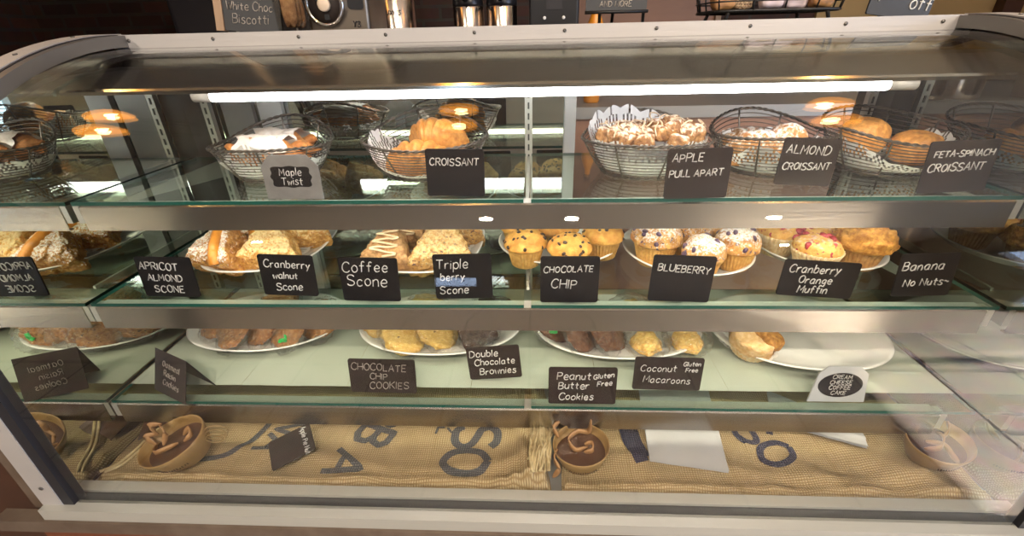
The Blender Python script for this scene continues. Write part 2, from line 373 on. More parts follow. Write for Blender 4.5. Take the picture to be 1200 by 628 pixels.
M['plaster'] = mat('warm_plaster', (.60,.50,.38), .85, 0, (.56,.46,.34), 3)
M['ceil'] = mat('ceiling_plaster', (.78,.72,.62), .9, 0, (.74,.68,.58), 3)
M['floor'] = brickmat('floor_tile', (.47,.385,.31), (.41,.34,.275), (.08,.065,.055), .34, .34, 'yx', .4, .006, .2, 0)
M['winframe'] = mat('window_frame_paint', (.5,.48,.45), .5)
M['granite'] = mat('counter_top', (.10,.09,.085), .25, 0, (.05,.045,.042), 60)

# ------------------------------------------------------------------ chalk writing: single-stroke letters on a 4 x 6 grid
G = {
'A':"0,0 2,6 4,0;.8,2.2 3.2,2.2",'B':"0,0 0,6 2.2,6 3.3,5.2 3,3.8 2,3.2 0,3.1;2,3.2 3.4,2.6 3.6,1 2.2,0 0,0",'C':"~4,5 3.2,6 1.6,6 .4,4.6 0,3 .3,1.3 1.4,.1 3,0 4,1",
'D':"0,0 0,6 1.8,6 3.5,4.8 4,3 3.5,1.2 1.8,0 0,0",'E':"3.2,6 0,6 0,0 3.3,0;0,3.1 2.6,3.1",'F':"3.3,6 0,6 0,0;0,3.2 2.6,3.2",'G':"~4,5 3,6 1.5,6 .3,4.5 0,3 .3,1.2 1.5,0 3.2,.1 4,1.2 4,2.6 2.4,2.6",
'H':"0,0 0,6;4,0 4,6;0,3 4,3",'I':"0,0 0,6",'K':"0,0 0,6;3.6,6 0,2.6;1,3.4 3.8,0",'L':"0,6 0,0 3.2,0",'M':"0,0 .4,6 2.3,2 4.2,6 4.6,0",'N':"0,0 0,6 4,0 4,6",'O':"~2,6 .5,5 0,3 .5,1 2,0 3.5,1 4,3 3.5,5 2,6",
'P':"0,0 0,6 2.4,6 3.6,5 3.4,3.6 2.2,2.9 0,2.9",'R':"0,0 0,6 2.4,6 3.5,5 3.3,3.7 2.2,3 0,3;1.6,3 3.8,0",'S':"~3.8,5.2 2.8,6 1.2,6 .2,5 .6,3.7 2,3.1 3.4,2.4 3.9,1.2 3,.1 1.2,0 .1,.9",
'T':"0,6 4.2,6;2.1,6 2.1,0",'U':"~0,6 0,2 .6,.4 2,0 3.4,.4 4,2 4,6",'W':"0,6 1.1,0 2.4,4.6 3.7,0 5,6",'X':"0,6 4,0;4,6 0,0",'Y':"0,6 2,3 4,6;2,3 2,0",'V':"0,6 2,0 4,6",'Q':"~2,6 .5,5 0,3 .5,1 2,0 3.5,1 4,3 3.5,5 2,6;2.4,1.6 4.2,-.4",
'a':"~3,3.6 1.8,4 .5,3.2 .1,1.6 .8,.2 2,.1 2.9,1.4 3,3.8;3,3.8 3,.6 3.5,0",'b':"0,6.2 0,0;~0,2.4 1,3.8 2.4,3.6 3,2 2.4,.3 1,0 0,1",'c':"~3,3.2 2,4 .7,3.5 .1,2 .6,.4 1.8,0 3,.7",'d':"~3,3.4 1.8,4 .5,3.2 .1,1.6 .8,.2 2,.1 3,1.2;3,6.2 3,0",
'e':"~.3,2 2.9,2.2 2.5,3.6 1.4,4 .4,3.1 .1,1.7 .8,.3 2,0 3,.6",'f':"~2.8,5.6 2,6.2 1.2,5.4 1.1,3 1.1,0;0,3.6 2.4,3.6",'g':"~3,3.4 1.8,4 .5,3.2 .2,1.8 .9,.6 2,.7 3,1.8;~3,3.8 3,-.6 2.4,-1.9 1.2,-2 .3,-1.3",
'h':"0,6.2 0,0;~0,2.4 1,3.8 2.2,3.8 2.8,2.6 2.9,0",'i':"0,3.8 0,0;0,5.2 .1,5.4",'k':"0,6.2 0,0;2.6,3.8 0,1.6;1,2.3 2.8,0",'l':"0,6.2 0,0",'m':"0,3.8 0,0;~0,2.6 .8,3.8 1.7,3.4 1.9,0;~1.9,2.6 2.7,3.8 3.7,3.4 3.9,0",'n':"0,3.8 0,0;~0,2.4 1,3.8 2.2,3.8 2.8,2.6 2.9,0",
'o':"~1.5,4 .4,3.2 0,2 .5,.5 1.5,0 2.6,.6 3,2 2.5,3.4 1.5,4",'p':"0,3.8 0,-2;~0,2.6 1,3.8 2.3,3.6 3,2 2.3,.4 1,.1 0,1.2",'r':"0,3.8 0,0;~0,2.2 .9,3.6 2.2,3.8",'s':"~2.6,3.4 1.6,4 .5,3.5 .7,2.5 2,1.9 2.6,1 1.8,.1 .6,.1 0,.7",'t':"1.2,5.6 1.2,.6 2.2,0;0,3.8 2.6,3.8",
'u':"~0,3.8 0,1.2 .8,.1 2,.3 2.8,1.6;2.8,3.8 2.8,0",'w':"0,3.8 .9,0 1.9,3 2.9,0 3.8,3.8",'x':"0,3.8 2.8,0;2.8,3.8 0,0",'y':"0,3.8 1.5,.6;3,3.8 .6,-2",'z':"0,3.8 2.6,3.8 0,0 2.8,0",
'-':"0,3 2,3",'~':"~0,2.6 .8,3.2 1.6,2.6 2.4,2 3.2,2.6",'.':"0,0 .2,.2",'3':"~0,5.4 1.4,6 2.8,5 2,3.4 1,3.1 2.4,2.8 3.2,1.4 2,.1 0,.5",'<':"1.6,5 0,3 1.6,1;0,3 8,3",
}
def spline(pts, n=5):
    out = []
    for i in range(len(pts)-1):
        p0 = pts[max(0, i-1)]; p1 = pts[i]; p2 = pts[i+1]; p3 = pts[min(len(pts)-1, i+2)]
        for k in range(n):
            t = k/n
            out.append(tuple(.5*((2*b)+(-a+c)*t+(2*a-5*b+4*c-d)*t*t+(-a+3*b-3*c+d)*t**3) for a, b, c, d in zip(p0, p1, p2, p3)))
    out.append(pts[-1]); return out
def strokes(ch):
    if ch not in G: return [], 2.0
    res = []; w = .3
    for st in G[ch].split(';'):
        sm = st.startswith('~'); st = st.lstrip('~')
        pts = [tuple(float(c) for c in q.split(',')) for q in st.split()]
        w = max(w, max(p[0] for p in pts))
        res.append(spline(pts) if sm else pts)
    return res, w
def write_lines(lines, seed=0):
    """lines: (text, x0, z0, cap height, slope) -> list of polylines in the card's plane"""
    r = random.Random(seed); out = []
    for text, x, z, h, slope in lines:
        s = h/6; cx = x
        for ch in text:
            if ch == ' ': cx += 2.6*s; continue
            st, w = strokes(ch); k = s*r.uniform(.93, 1.07); dz = r.uniform(-.3, .3)*s
            for p in st:
                out.append([(cx+q[0]*k+.1*q[1]*k, z+dz+q[1]*k+(cx-x)*slope) for q in p])
            cx += (w+1.3)*s
    return out
def text_width(t, h):
    return sum(2.6 if c == ' ' else strokes(c)[1]+1.3 for c in t)*h/6
def chalk_mesh(lines, r, y, seed=0):
    mb = MB()
    for p in write_lines(lines, seed):
        mb.tube([(a, y, b) for a, b in p], r, 5, flat=1)
    return mb

def rrect(w, h, r, x0=None, z0=0, n=4):
    x0 = -w/2 if x0 is None else x0
    return arc(x0+w-r, z0+r, r, -PI/2, 0, n)+arc(x0+w-r, z0+h-r, r, 0, PI/2, n)+arc(x0+r, z0+h-r, r, PI/2, PI, n)+arc(x0+r, z0+r, r, PI, 1.5*PI, n)

def card(label, loc, w, h, texts, yaw=0, lean=4, roll=0, board='board', group='chalkboard price cards', outline=None, chalk='chalk', cr=.0009, foot=True, name='chalkboard_card', seed=0, r=.004):
    """texts: (string, relative x centre 0..1, relative baseline 0..1, relative cap height, slope)"""
    loc = (loc[0], loc[1], loc[2] + w/2*math.sin(abs(math.radians(roll))))
    o = thing(name, label, 'sign', loc, (math.radians(-lean), math.radians(roll), math.radians(yaw)), group)
    MB().prism(outline or rrect(w, h, r), 'y', 0, .0024).build('board', M[board], o)
    ls = []
    for t, fx, fz, ch, sl in texts:
        H = ch*h; H *= min(1, .86*w/text_width(t, H)); W = text_width(t, H)
        ls.append((t, max(-w/2+.005, min(-w/2+fx*w-W/2, w/2-W-.004)), fz*h, H, sl))
    if ls: chalk_mesh(ls, cr, -.0006, seed).build('lettering', M[chalk], o)
    if foot:
        MB().prism([(.0024,0),(.03,0),(.0024,.035)], 'x', -.014, .014).build('foot', M['dark_metal'], o)
    return o

# ================================================================== SETTING
X0, X1, Y0, Y1, H = -3.0, 3.3, -3.6, 3.0, 2.8
mb = MB(); mb.box((X0-.1, Y0-.1, -.1), (X1+.1, Y1+.1, 0)); struct('floor', mb, M['floor'])
mb = MB(); mb.box((X0-.1, Y0-.1, H), (X1+.1, Y1+.1, H+.1)); struct('ceiling', mb, M['ceil'])
mb = MB(); mb.box((X0-.1, Y1, 0), (1.62, Y1+.1, H)); struct('wall_back', mb, M['brick'])
mb = MB(); mb.box((1.62, Y1-.02, 0), (X1+.1, Y1+.1, H)); struct('wall_back_plaster', mb, M['tanwall'])
mb = MB(); mb.box((X0-.1, Y0, 0), (X0, Y1, H)); struct('wall_left', mb, M['brickside'])
FX0, FX1, FZ0, FZ1 = -1.05, -.5, .75, 1.35               # the window in the front wall, behind the viewer
mb = MB(); mb.box((X0-.1, Y0-.1, 0), (FX0, Y0, H)); mb.box((FX1, Y0-.1, 0), (X1+.1, Y0, H)); mb.box((FX0, Y0-.1, 0), (FX1, Y0, FZ0)); mb.box((FX0, Y0-.1, FZ1), (FX1, Y0, H)); struct('wall_front', mb, M['plaster'])
WY0, WY1, WZ0, WZ1 = -2.2, .5, .12, 2.18            # the shop window in the right-hand wall
mb = MB(); mb.box((X1, Y0, 0), (X1+.1, WY0, H)); mb.box((X1, WY1, 0), (X1+.1, Y1, H)); mb.box((X1, WY0, 0), (X1+.1, WY1, WZ0)); mb.box((X1, WY0, WZ1), (X1+.1, WY1, H))
struct('wall_right', mb, M['plaster'])
w1 = thing('window_1', None, None, (X1+.05, (WY0+WY1)/2, WZ0)); w1['kind'] = 'structure'
off = Vector(w1.location)
mb = MB(); mb.box((X1+.04, WY0, WZ0), (X1+.05, WY1, WZ1)); mb.build('window_pane', M['glass'], w1, off)
mb = MB()
for y in (WY0, (WY0+WY1)/2-.03, WY1-.06): mb.box((X1-.01, y, WZ0), (X1+.07, y+.06, WZ1))
for z in (WZ0, WZ1-.06): mb.box((X1-.01, WY0, z), (X1+.07, WY1, z+.06))
mb.build('window_frame', M['winframe'], w1, off)

w2 = thing('window_2', None, None, ((FX0+FX1)/2, Y0-.05, FZ0)); w2['kind'] = 'structure'
off = Vector(w2.location)
mb = MB(); mb.box((FX0, Y0-.055, FZ0), (FX1, Y0-.045, FZ1)); mb.build('window_pane', M['glass'], w2, off)
mb = MB()
for x in (FX0, FX1-.06): mb.box((x, Y0-.08, FZ0), (x+.06, Y0+.01, FZ1))
for z in (FZ0, FZ1-.06): mb.box((FX0, Y0-.08, z), (FX1, Y0+.01, z+.06))
mb.build('window_frame', M['winframe'], w2, off)
for nm, loc, rot, sx, sy in (('window_light', (X1+.12, (WY0+WY1)/2, (WZ0+WZ1)/2), (0, PI/2, 0), WZ1-WZ0, WY1-WY0), ('window_light', ((FX0+FX1)/2, Y0-.12, (FZ0+FZ1)/2), (PI/2, 0, 0), FX1-FX0, FZ1-FZ0)):
    ld = bpy.data.lights.new(nm, 'AREA'); ld.shape = 'RECTANGLE'; ld.size = sx; ld.size_y = sy; ld.cycles.is_portal = True
    lo = bpy.data.objects.new(nm, ld); C.objects.link(lo); lo.location = loc; lo.rotation_euler = rot

# ================================================================== DISPLAY CASE
WX = .75
YF, ZC = .447, 1.0
EA, EB, EY = .453, .312, .90
def glass_path(d=0, n=26, z0=.645, eb=EB):
    """side profile of the curved front: straight up, then a quarter ellipse back to the top; d pushes it outward"""
    p = [(YF-d, z0 + (ZC-z0)*i/6) for i in range(6)]
    for i in range(n+1):
        a = PI - PI/2*i/n
        p.append((EY + (EA+d)*math.cos(a), ZC + (eb+d)*math.sin(a)))
    return p
case = thing('display_case', 'long curved-glass bakery display case with steel shelf rails and mirrored ends', 'display case', (0, .74, 0))
co = Vector(case.location)
def cpart(name, mb, m, par=None): return mb.build(name, m, par or case, co)
mb = MB(); mb.box((-.80, .432, 0), (.80, 1.06, .596)); cpart('base_cabinet', mb, M['wood_red'])
mb = MB(); mb.box((-.86, .424, .596), (.80, .446, .622)); cpart('base_moulding', mb, M['moulding'])
mb = MB(); mb.box((-.775, .428, .622), (.80, .4485, .645)); o = cpart('outer_sill', mb, M['sill'])
mb = MB(); mb.box((-.77, .4485, .622), (.80, .4665, .640)); cpart('glass_gasket', mb, M['gasket'])
mb = MB(); mb.box((-.752, .4665, .60), (.752, .4845, .645)); cpart('inner_sill', mb, M['sill'])
mb = MB(); mb.box((-.752, .4845, .60), (.752, 1.03, .625)); cpart('deck', mb, M['grey_paint'])
# front glass, one bent sheet 5 mm thick
po, pi = glass_path(.003, eb=.294), glass_path(-.002, eb=.294)
n = len(po); mb = MB()
for P_, fl in ((po, 0), (pi, 1)):
    vs = [(-.768, y, z) for y, z in P_] + [(.768, y, z) for y, z in P_]
    mb.add(vs, [((i, i+1, n+i+1, n+i) if fl else (n+i, n+i+1, i+1, i)) for i in range(n-1)], 0, True)
for x in (-.768, .768):
    vs = [(x, y, z) for y, z in po] + [(x, y, z) for y, z in pi]
    mb.add(vs, [((i, i+1, n+i+1, n+i) if x > 0 else (n+i, n+i+1, i+1, i)) for i in range(n-1)], 0, False)
for k in (0, n-1):
    mb.add([(-.768, *po[k]), (.768, *po[k]), (.768, *pi[k]), (-.768, *pi[k])], [(0, 1, 2, 3) if k else (3, 2, 1, 0)], 0, False)
cpart('front_glass', mb, M['glass'])
for sgn, nm in ((-1, 'l'), (1, 'r')):
    def strip(xa, xb, d0, d1, name, m, z0=.622, lo=0, hi=99):
        a, b = glass_path(d0, 26, z0)[lo:hi], glass_path(d1, 26, z0)[lo:hi]
        mb = MB(); pl = a + b[::-1]; k = len(pl); nn = len(a)
        vs = [(xa*sgn, y, z) for y, z in pl] + [(xb*sgn, y, z) for y, z in pl]
        fs = [(i, (i+1) % k, k+(i+1) % k, k+i) for i in range(k)]
        fs += [(i, k-1-i, k-2-i, i+1) for i in range(nn-1)] + [(k+i, k+i+1, 2*k-2-i, 2*k-1-i) for i in range(nn-1)]
        mb.add(vs, fs, 0, False); return cpart(name, mb, m)
    fr = strip(.742, .777, .003, .0085, 'side_frame', M['alu'])
    strip(.724, .742, -.013, .0075, 'side_gasket', M['gasket'], hi=13)
    strip(.737, .742, -.013, .0070, 'curve_gasket', M['gasket'], lo=12)
    strip(.724, .737, -.013, .0060, 'curve_strip', M['curve'], lo=12)  # inner strip turns from black to grey along the curve
    gp = glass_path(.0085, 26, .622)
    for q in (1, 3, 5, 10, 15, 20, 25, 29):
        mb = MB()
        y, z = gp[q]; y2, z2 = gp[q+1]
        t = Vector((0, y2-y, z2-z)).normalized(); nrm = Vector((0, -t.z, t.y))
        mb.tube([Vector((.758*sgn, y, z)), Vector((.758*sgn, y, z))+nrm*.0015], .0032, 10)
        cpart('screw', mb, M['screw'], fr)
    # end panel (outside) and mirror (inside)
    prof = [(y, z) for y, z in glass_path(-.008, 20, .60)] + [(1.04, 1.304), (1.04, .60)]
    mb = MB(); mb.prism(prof, 'x', min(.7525*sgn, .775*sgn), max(.7525*sgn, .775*sgn)); cpart('end_panel', mb, M['wood_dark'])
    prof2 = [(y, z) for y, z in glass_path(-.022, 20, .63)] + [(1.02, 1.29), (1.02, .63)]
    mb = MB(); mb.prism(prof2, 'x', min(WX*sgn, .7525*sgn), max(WX*sgn, .7525*sgn)); cpart('end_mirror', mb, M['mirror' if sgn < 0 else 'mirror_dark'])
# top trim with screws, top slab
mb = MB(); mb.box((-.765, .886, 1.2965), (.768, .90, 1.3186)); tr = cpart('top_trim', mb, M['alu'])
mb = MB(); mb.box((-.765, .888, 1.2875), (.768, .90, 1.2950)); cpart('glass_clamp', mb, M['alu'])
for i in range(10):
    x = -.72 + i*.1578
    mb = MB(); mb.tube([(x, .8865, 1.309), (x, .8845, 1.309)], .003, 10); cpart('screw', mb, M['screw'], tr)
mb = MB(); mb.box((-.775, .90, 1.292), (.775, 1.16, 1.3180)); cpart('top_panel', mb, M['granite'])
# light canopy: folded steel over the tube
can = [(.888, 1.286), (.862, 1.283), (.855, 1.279), (.742, 1.2395), (.738, 1.236), (.738, 1.231), (.742, 1.231), (.744, 1.2355), (.86, 1.276), (.888, 1.280)]
mb = MB(); mb.prism(can, 'x', -.745, .745); cpart('light_canopy', mb, M['canopy'])
mb = MB(); mb.box((-.745, .888, 1.2315), (.745, .91, 1.292)); cpart('canopy_back', mb, M['grey_paint'])
tube = MB(); tube.tube([(-.50, .746, 1.226), (.545, .746, 1.226)], .0085, 14); cpart('lamp_tube', tube, M['lamp'])
for a, b in ((-.53, -.5), (.545, .585)):
    mb = MB(); mb.tube([(a, .746, 1.226), (b, .746, 1.226)], .0088, 14); cpart('lamp_holder', mb, M['lamp_end'])
# back: frame, mirrored sliding door at the left, open doorway at the right
mb = MB(); mb.box((-.752, 1.02, .60), (.752, 1.05, .66)); mb.box((-.752, 1.02, 1.235), (.752, 1.05, 1.292)); cpart('back_rail', mb, M['grey_paint'])
mb = MB(); mb.box((-.752, 1.005, .625), (-.70, 1.04, 1.292)); cpart('back_post', mb, M['dark_metal'])
mb = MB(); mb.box((.70, 1.005, .625), (.752, 1.04, 1.292)); cpart('back_post', mb, M['dark_metal'])
mb = MB(); mb.box((-.668, 1.008, .655), (-.60, 1.02, 1.24)); cpart('door_stile', mb, M['grey_paint'])
mb = MB(); mb.box((-.585, 1.006, .655), (-.533, 1.02, 1.24)); cpart('door_stile', mb, M['white_paint'])
mb = MB(); mb.box((-.70, 1.022, .655), (.09, 1.027, 1.24)); cpart('mirror_door', mb, M['mirror_back'])
mb = MB(); mb.box((.082, 1.004, .655), (.106, 1.028, 1.245)); cpart('door_stile', mb, M['white_paint'])
S = [1.0743, .9093, .7341]        # tops of the three glass shelves
SY = [.674, .627, .58]            # their front edges
for x in (-.692, .005, .70):
    mb = MB(); mb.box((x-.008, .990, .63), (x+.008, 1.003, 1.262)); st = cpart('shelf_standard', mb, M['standard'])
    mb = MB(); z = .65
    while z < 1.25:
        mb.box((x-.0018, .9885, z), (x+.0018, .990, z+.013)); z += .0215
    cpart('slots', mb, M['slot'], st)
    for zs in S:
        mb = MB(); mb.prism([(.989, zs-.045), (.989, zs-.0075), (.70, zs-.0075), (.70, zs-.014)], 'x', x-.0025, x+.0025)
        cpart('shelf_bracket', mb, M['standard'])

# shelves: two panes to a level, one steel rail with a tube light behind it
LV = ['top', 'middle', 'lowest']
for k in range(3):
    for side, xa, xb in (('left', -.745, -.001), ('right', .011, .745)):
        g = thing('glass_shelf', f'{side}-hand green-edged glass pane of the {LV[k]} shelf', 'shelf', ((xa+xb)/2, (SY[k]+.985)/2, S[k]-.006), group='glass shelf panes')
        off = Vector(g.location)
        mb = MB(); mb.box((xa, SY[k], S[k]-.006), (xb, .985, S[k])); mb.m[2] = 1; mb.m[3] = 1; mb.m[4] = 1; mb.m[5] = 1
        mb.build('pane', [M['glass_shelf'], M['glass_edge']], g, off)
    xa, xb = [(-.733, .737), (-.738, .728), (-.737, .690)][k]
    g = thing('shelf_rail', f'brushed steel front rail with light under the {LV[k]} glass shelf', 'shelf rail', (0, SY[k], S[k]-.05), group='steel shelf rails')
    off = Vector(g.location); zt = S[k]-.0065; hgt = .043
    mb = MB()
    mb.prism([(SY[k]+.001, zt), (SY[k]-.002, zt-.002), (SY[k]-.002, zt-hgt), (SY[k]+.006, zt-hgt), (SY[k]+.006, zt-hgt+.002), (SY[k], zt-hgt+.002), (SY[k], zt-.003), (SY[k]+.002, zt-.003), (SY[k]+.002, zt)], 'x', xa, xb)
    mb.build('channel', M['steel'], g, off)
    mb = MB(); mb.box((xa, SY[k]+.002, zt-.003), (xb, SY[k]+.024, zt)); mb.build('flange', M['white_paint' if k < 2 else 'sill'], g, off)
    if k < 3:
        mb = MB(); mb.tube([(xa+.04, SY[k]+.014, zt-.014), (xb-.04, SY[k]+.014, zt-.014)], .0065, 12); mb.build('lamp_tube', M[('lamp_warm', 'lamp_mid', 'lamp_low')[k]], g, off)
    for x in (xa-.006, xb+.006):
        mb = MB(); mb.box((x-.005, SY[k]-.001, zt-.03), (x+.005, SY[k]+.02, zt)); mb.build('end_clip', M['standard'], g, off)

# wooden counter front running on to the left of the case
ct = thing('wood_counter', 'dark reddish wooden counter front beside the left end of the case', 'counter', (-1.35, .8, 0))
mb = MB(); mb.box((-1.9, .47, 0), (-.812, 1.06, .90)); mb.build('cabinet', M['wood_dark'], ct, Vector(ct.location))
mb = MB(); mb.prism([(.449, .622), (.449, .93), (.47, .93), (.47, .622)], 'x', -.812, -.785); mb.build('corner_strip', M['moulding'], ct, Vector(ct.location))
mb = MB(); mb.box((-1.9, .46, .90), (-.812, 1.06, .93)); mb.build('worktop', M['wood_red'], ct, Vector(ct.location))


# ================================================================== SHELF WARE
def oval_plate(label, loc, a, b, group, rot=0, e=2.3, h=.02, name='oval_platter'):
    o = thing(name, label, 'plate', loc, (0, 0, rot), group)
    def fx(an, r, z):
        c, s_ = math.cos(an), math.sin(an)
        k = (abs(c)**e + abs(s_)**e)**(-1/e)
        return (a*r*k*c, b*r*k*s_, z)
    prof = [(.02,.0005), (.60,.0005), (.66,0), (.70,.003), (.84,.008), (.97,h-.0015), (1,h), (.995,h+.0015), (.96,h+.001), (.83,.0105), (.72,.0055), (.55,.004), (.02,.004)]
    mb = MB(); mb.lathe(prof, 72, 0, None, fx); mb.build('dish', M['ceramic'], o)
    return o
PZ = .0045      # inside level of a plate above the shelf

def doily_mesh(mb, R, shape, T=None, nu=96, nv=13, lobes=16, mi=0):
    """lacy round paper: scalloped rim and punched holes; shape(x, y) -> (x, y, z)"""
    def fn(i, j):
        a = 2*PI*i/nu; r = j/(nv-1)
        rr = R*r*(1 + (.06*abs(math.sin(a*lobes/2)) - .02)*(r**3))
        return shape(rr*math.cos(a), rr*math.sin(a), r, a)
    def skip(i, j):
        ph = (i*lobes/nu) % 1
        return (j == nv-4 and (i % 3 == 1)) or (j == nv-3 and .3 < ph < .7 and i % 2 == 0) or (j == nv-6 and i % 6 == 2)
    return mb.grid(nu, nv, fn, mi, T, True, True, skip)
def flat_doily(label, loc, R, group, seed=0, rx=1, ry=1, lift=.0):
    d = thing('paper_doily', label, 'doily', loc, (0,0,seed*.7), group)
    mb = MB()
    def sh(x, y, r, a): return (x*rx, y*ry, .0012 + lift*r**2 + .0012*math.sin(a*7+seed)*r*r + .0005)
    doily_mesh(mb, R, sh); mb.build('lace', M['paper'], d); return d

# ------------------------------------------------------------------ wire baskets
def wire_basket(label, loc, a, b, hf, hb, hs, rot=0, tilt=0):
    """oval basket of twisted wire; hf/hb/hs: rim heights at front, back and sides"""
    o = thing('wire_basket', label, 'basket', loc, (math.radians(tilt), 0, rot), 'wire baskets on the top shelf')
    def rimz(an):
        s_ = math.sin(an); c2 = math.cos(an)**2
        return c2*hs + (1-c2)*(hb if s_ > 0 else hf)
    def P(an, t):
        k = .66 + .34*(t**.8)
        e = 2.0
        z = .004 + (rimz(an)-.004)*t
        return Vector((a*k*math.cos(an), b*k*math.sin(an), z))
    # twisted rim: two strands round each other
    mb = MB(); n = 220
    for ph in (0, PI):
        pts = []
        for i in range(n):
            an = 2*PI*i/n; c = P(an, 1); tw = an*26+ph
            rd = Vector((math.cos(an), math.sin(an), 0))
            pts.append(c + rd*.0016*math.cos(tw) + Vector((0,0,.0016*math.sin(tw))))
        mb.tube(pts, .0017, 5, True)
    mb.build('twisted_rim', M['wire'], o)
    for k in range(1, 11):
        t = k/11.0
        mb = MB(); mb.tube([P(2*PI*i/60, t) for i in range(60)], .0009, 5, True); mb.build('wire_hoop', M['wire'], o)
    mb = MB()
    for ph in (0, PI):
        pts = []
        for i in range(160):
            an = 2*PI*i/160; c = P(an, 0); tw = an*20+ph
            pts.append(c + Vector((math.cos(an)*.0015*math.cos(tw), math.sin(an)*.0015*math.cos(tw), .0015*math.sin(tw))))
        mb.tube(pts, .0016, 5, True)
    mb.build('base_ring', M['wire'], o)
    for k in range(8):
        an = 2*PI*(k+.25)/8
        mb = MB(); mb.tube([P(an, t/6)*1.004 for t in range(7)], .0016, 6); mb.build('upright', M['wire'], o)
    mb = MB()
    for x in (-.5, -.25, 0, .25, .5):
        w = .66*b*math.sqrt(1-(x/.66)**2)
        mb.tube([(x*a, -w, .004), (x*a, w, .004)], .0008, 5)
    for y in (-.4, 0, .4):
        w = .66*a*math.sqrt(1-(y/.66)**2)
        mb.tube([(-w, y*b, .0045), (w, y*b, .0045)], .0008, 5)
    mb.build('base_grid', M['wire'], o)
    o['a'] = a
    return o
def basket_liner(label, loc, a, b, hts, rot=0, lobes=18, seed=0):
    """doily pressed into a basket; hts(angle) -> height of its edge"""
    d = thing('paper_doily', label, 'doily', loc, (0,0,rot), 'doilies lining the wire baskets')
    mb = MB()
    def sh(x, y, r, an):
        t = max(0, (r-.45)/.55)
        k = .60*min(1, r/.45) + .31*t**.85
        zz = .0075 + hts(an)*t**1.25 + .0018*math.sin(an*9+seed)*t
        return (a*k*math.cos(an), b*k*math.sin(an), zz)
    nu, nv = 160, 17
    def fn(i, j):
        an = 2*PI*i/nu; r = j/(nv-1); s_ = 1 + .10*abs(math.sin(an*lobes/2))*max(0, r-.8)/.2
        x, y, z = sh(0, 0, r, an)
        return (x, y, .0075+(z-.0075)*s_)
    def skip(i, j):
        ph = (i*lobes/nu) % 1
        return (j == nv-2 and .3 < ph < .7 and i % 2 == 1) or (j == nv-3 and .15 < ph < .85 and i % 2 == 0) or (j == nv-4 and i % 2 == 1) or (j == nv-5 and i % 3 == 1) or (j == nv-7 and i % 4 == 2)
    mb.grid(nu, nv, fn, 0, None, True, True, skip); mb.build('lace', M['paper'], d); return d

def croissant(label, loc, rot=(0,0,0), L_=.13, R_=.03, material='croissant', group=None, seed=0, bend=.9, icing=None):
    o = thing('croissant', label, 'pastry', loc, rot, group)
    mb = MB(); nu, nv = 28, 61
    def fn(i, j):
        s_ = j/(nv-1)*2-1; an = s_*bend; RR = L_/2/math.sin(bend)
        cx, cy = RR*math.sin(an), RR*(1-math.cos(an))
        prof = max(.05, (1-abs(s_)**2.2))**.75
        u_ = (s_*3.1+.5) % 1; rg = 1+.13*(math.sin(PI*u_)**.6-.6)
        r = R_*prof*rg; a = 2*PI*i/nu
        x = (math.cos(a)*r); z = math.sin(a)*r*.92
        nrm = Vector((math.sin(an), math.cos(an), 0))*-1
        p = Vector((cx, cy, r*.88)) + nrm*x + Vector((0,0,z)); p.z = max(p.z, .0005)
        q = p + Vector((0,0,1))*FBM(p, 45, seed)*.003
        return q
    mb.grid(nu, nv, fn, 0, None, True, True); mb.build('crust', M[material], o)
    return o
def twist_pastry(label, loc, rot, group, seed=0):
    o = thing('maple_twist', label, 'pastry', loc, rot, group)
    mb = MB()
    for ph in (0, PI):
        nu, nv = 14, 61
        def fn(i, j):
            s_ = j/(nv-1)*2-1; a = 2*PI*i/nu; tw = s_*5+ph
            r = .017*max(.15, 1-abs(s_)**4)
            c = Vector((s_*.075, .012*math.cos(tw), .026+.010*math.sin(tw)))
            p = c + Vector((0, math.cos(a)*r, math.sin(a)*r)); return p*(1) + Vector((0,0,1))*FBM(p, 50, seed)*.003
        mb.grid(nu, nv, fn, 0, None, True, True)
    mb.build('dough', M['maple'], o)
    mb = MB()
    def fg(i, j):
        x = (j/40*2-1)*(.044+.006*math.sin(i*1.3)); a = .08*PI+ .84*PI*i/12
        p = Vector((x, -math.cos(a)*.032, .022+math.sin(a)*.033)); return p + Vector((0,0,1))*(FBM(p, 60, seed+2)*.007+N(p, 190, seed)*.0015)
    mb.grid(13, 41, fg); mb.build('icing', M['glaze'], o)
    return o

Z1s, Z2s, Z3s = S
# baskets (centre x, centre y, a, b, front, back and side rim heights)
GB = 'wire baskets on the top shelf'
wire_basket('wire basket behind the silver maple twist card', (-0.470, 0.831, Z1s), .106, .098, .066, .096, .060, .02)
wire_basket('wire basket behind the CROISSANT card', (-0.182, 0.831, Z1s), .113, .098, .062, .104, .068, .10)
wire_basket('wire basket behind the APPLE PULL APART card, ringed by upright lace', (0.216, 0.827, Z1s), .113, .098, .066, .096, .062, -.06)
wire_basket('wire basket behind the ALMOND CROISSANT card', (0.435, 0.837, Z1s), .099, .100, .074, .094, .066, 0)
wire_basket('wire basket nearest the dark end mirror, holding plain golden rolls', (0.639, 0.837, Z1s), .104, .100, .060, .095, .078, .06)
basket_liner('white doily wrapped high round the maple twists', (-0.470, 0.831, Z1s), .106, .098, lambda a: .030+.034*max(0, -math.sin(a))**9, .02)
basket_liner('white doily under the plain croissants', (-0.182, 0.831, Z1s), .113, .098, lambda a: .012+.034*max(0, math.cos(a-2.9))**2+.02*max(0, math.cos(a*2+.6)), .10, 18, 2)
basket_liner('white lace doily standing up round the apple pull aparts', (0.216, 0.827, Z1s), .113, .098, lambda a: .056+.036*max(0, math.sin(a-.45))**1.5, -.06, 16, 3)
basket_liner('white doily under the almond croissants', (0.435, 0.837, Z1s), .099, .100, lambda a: .030+.020*math.cos(a*3)**2, 0, 18, 4)
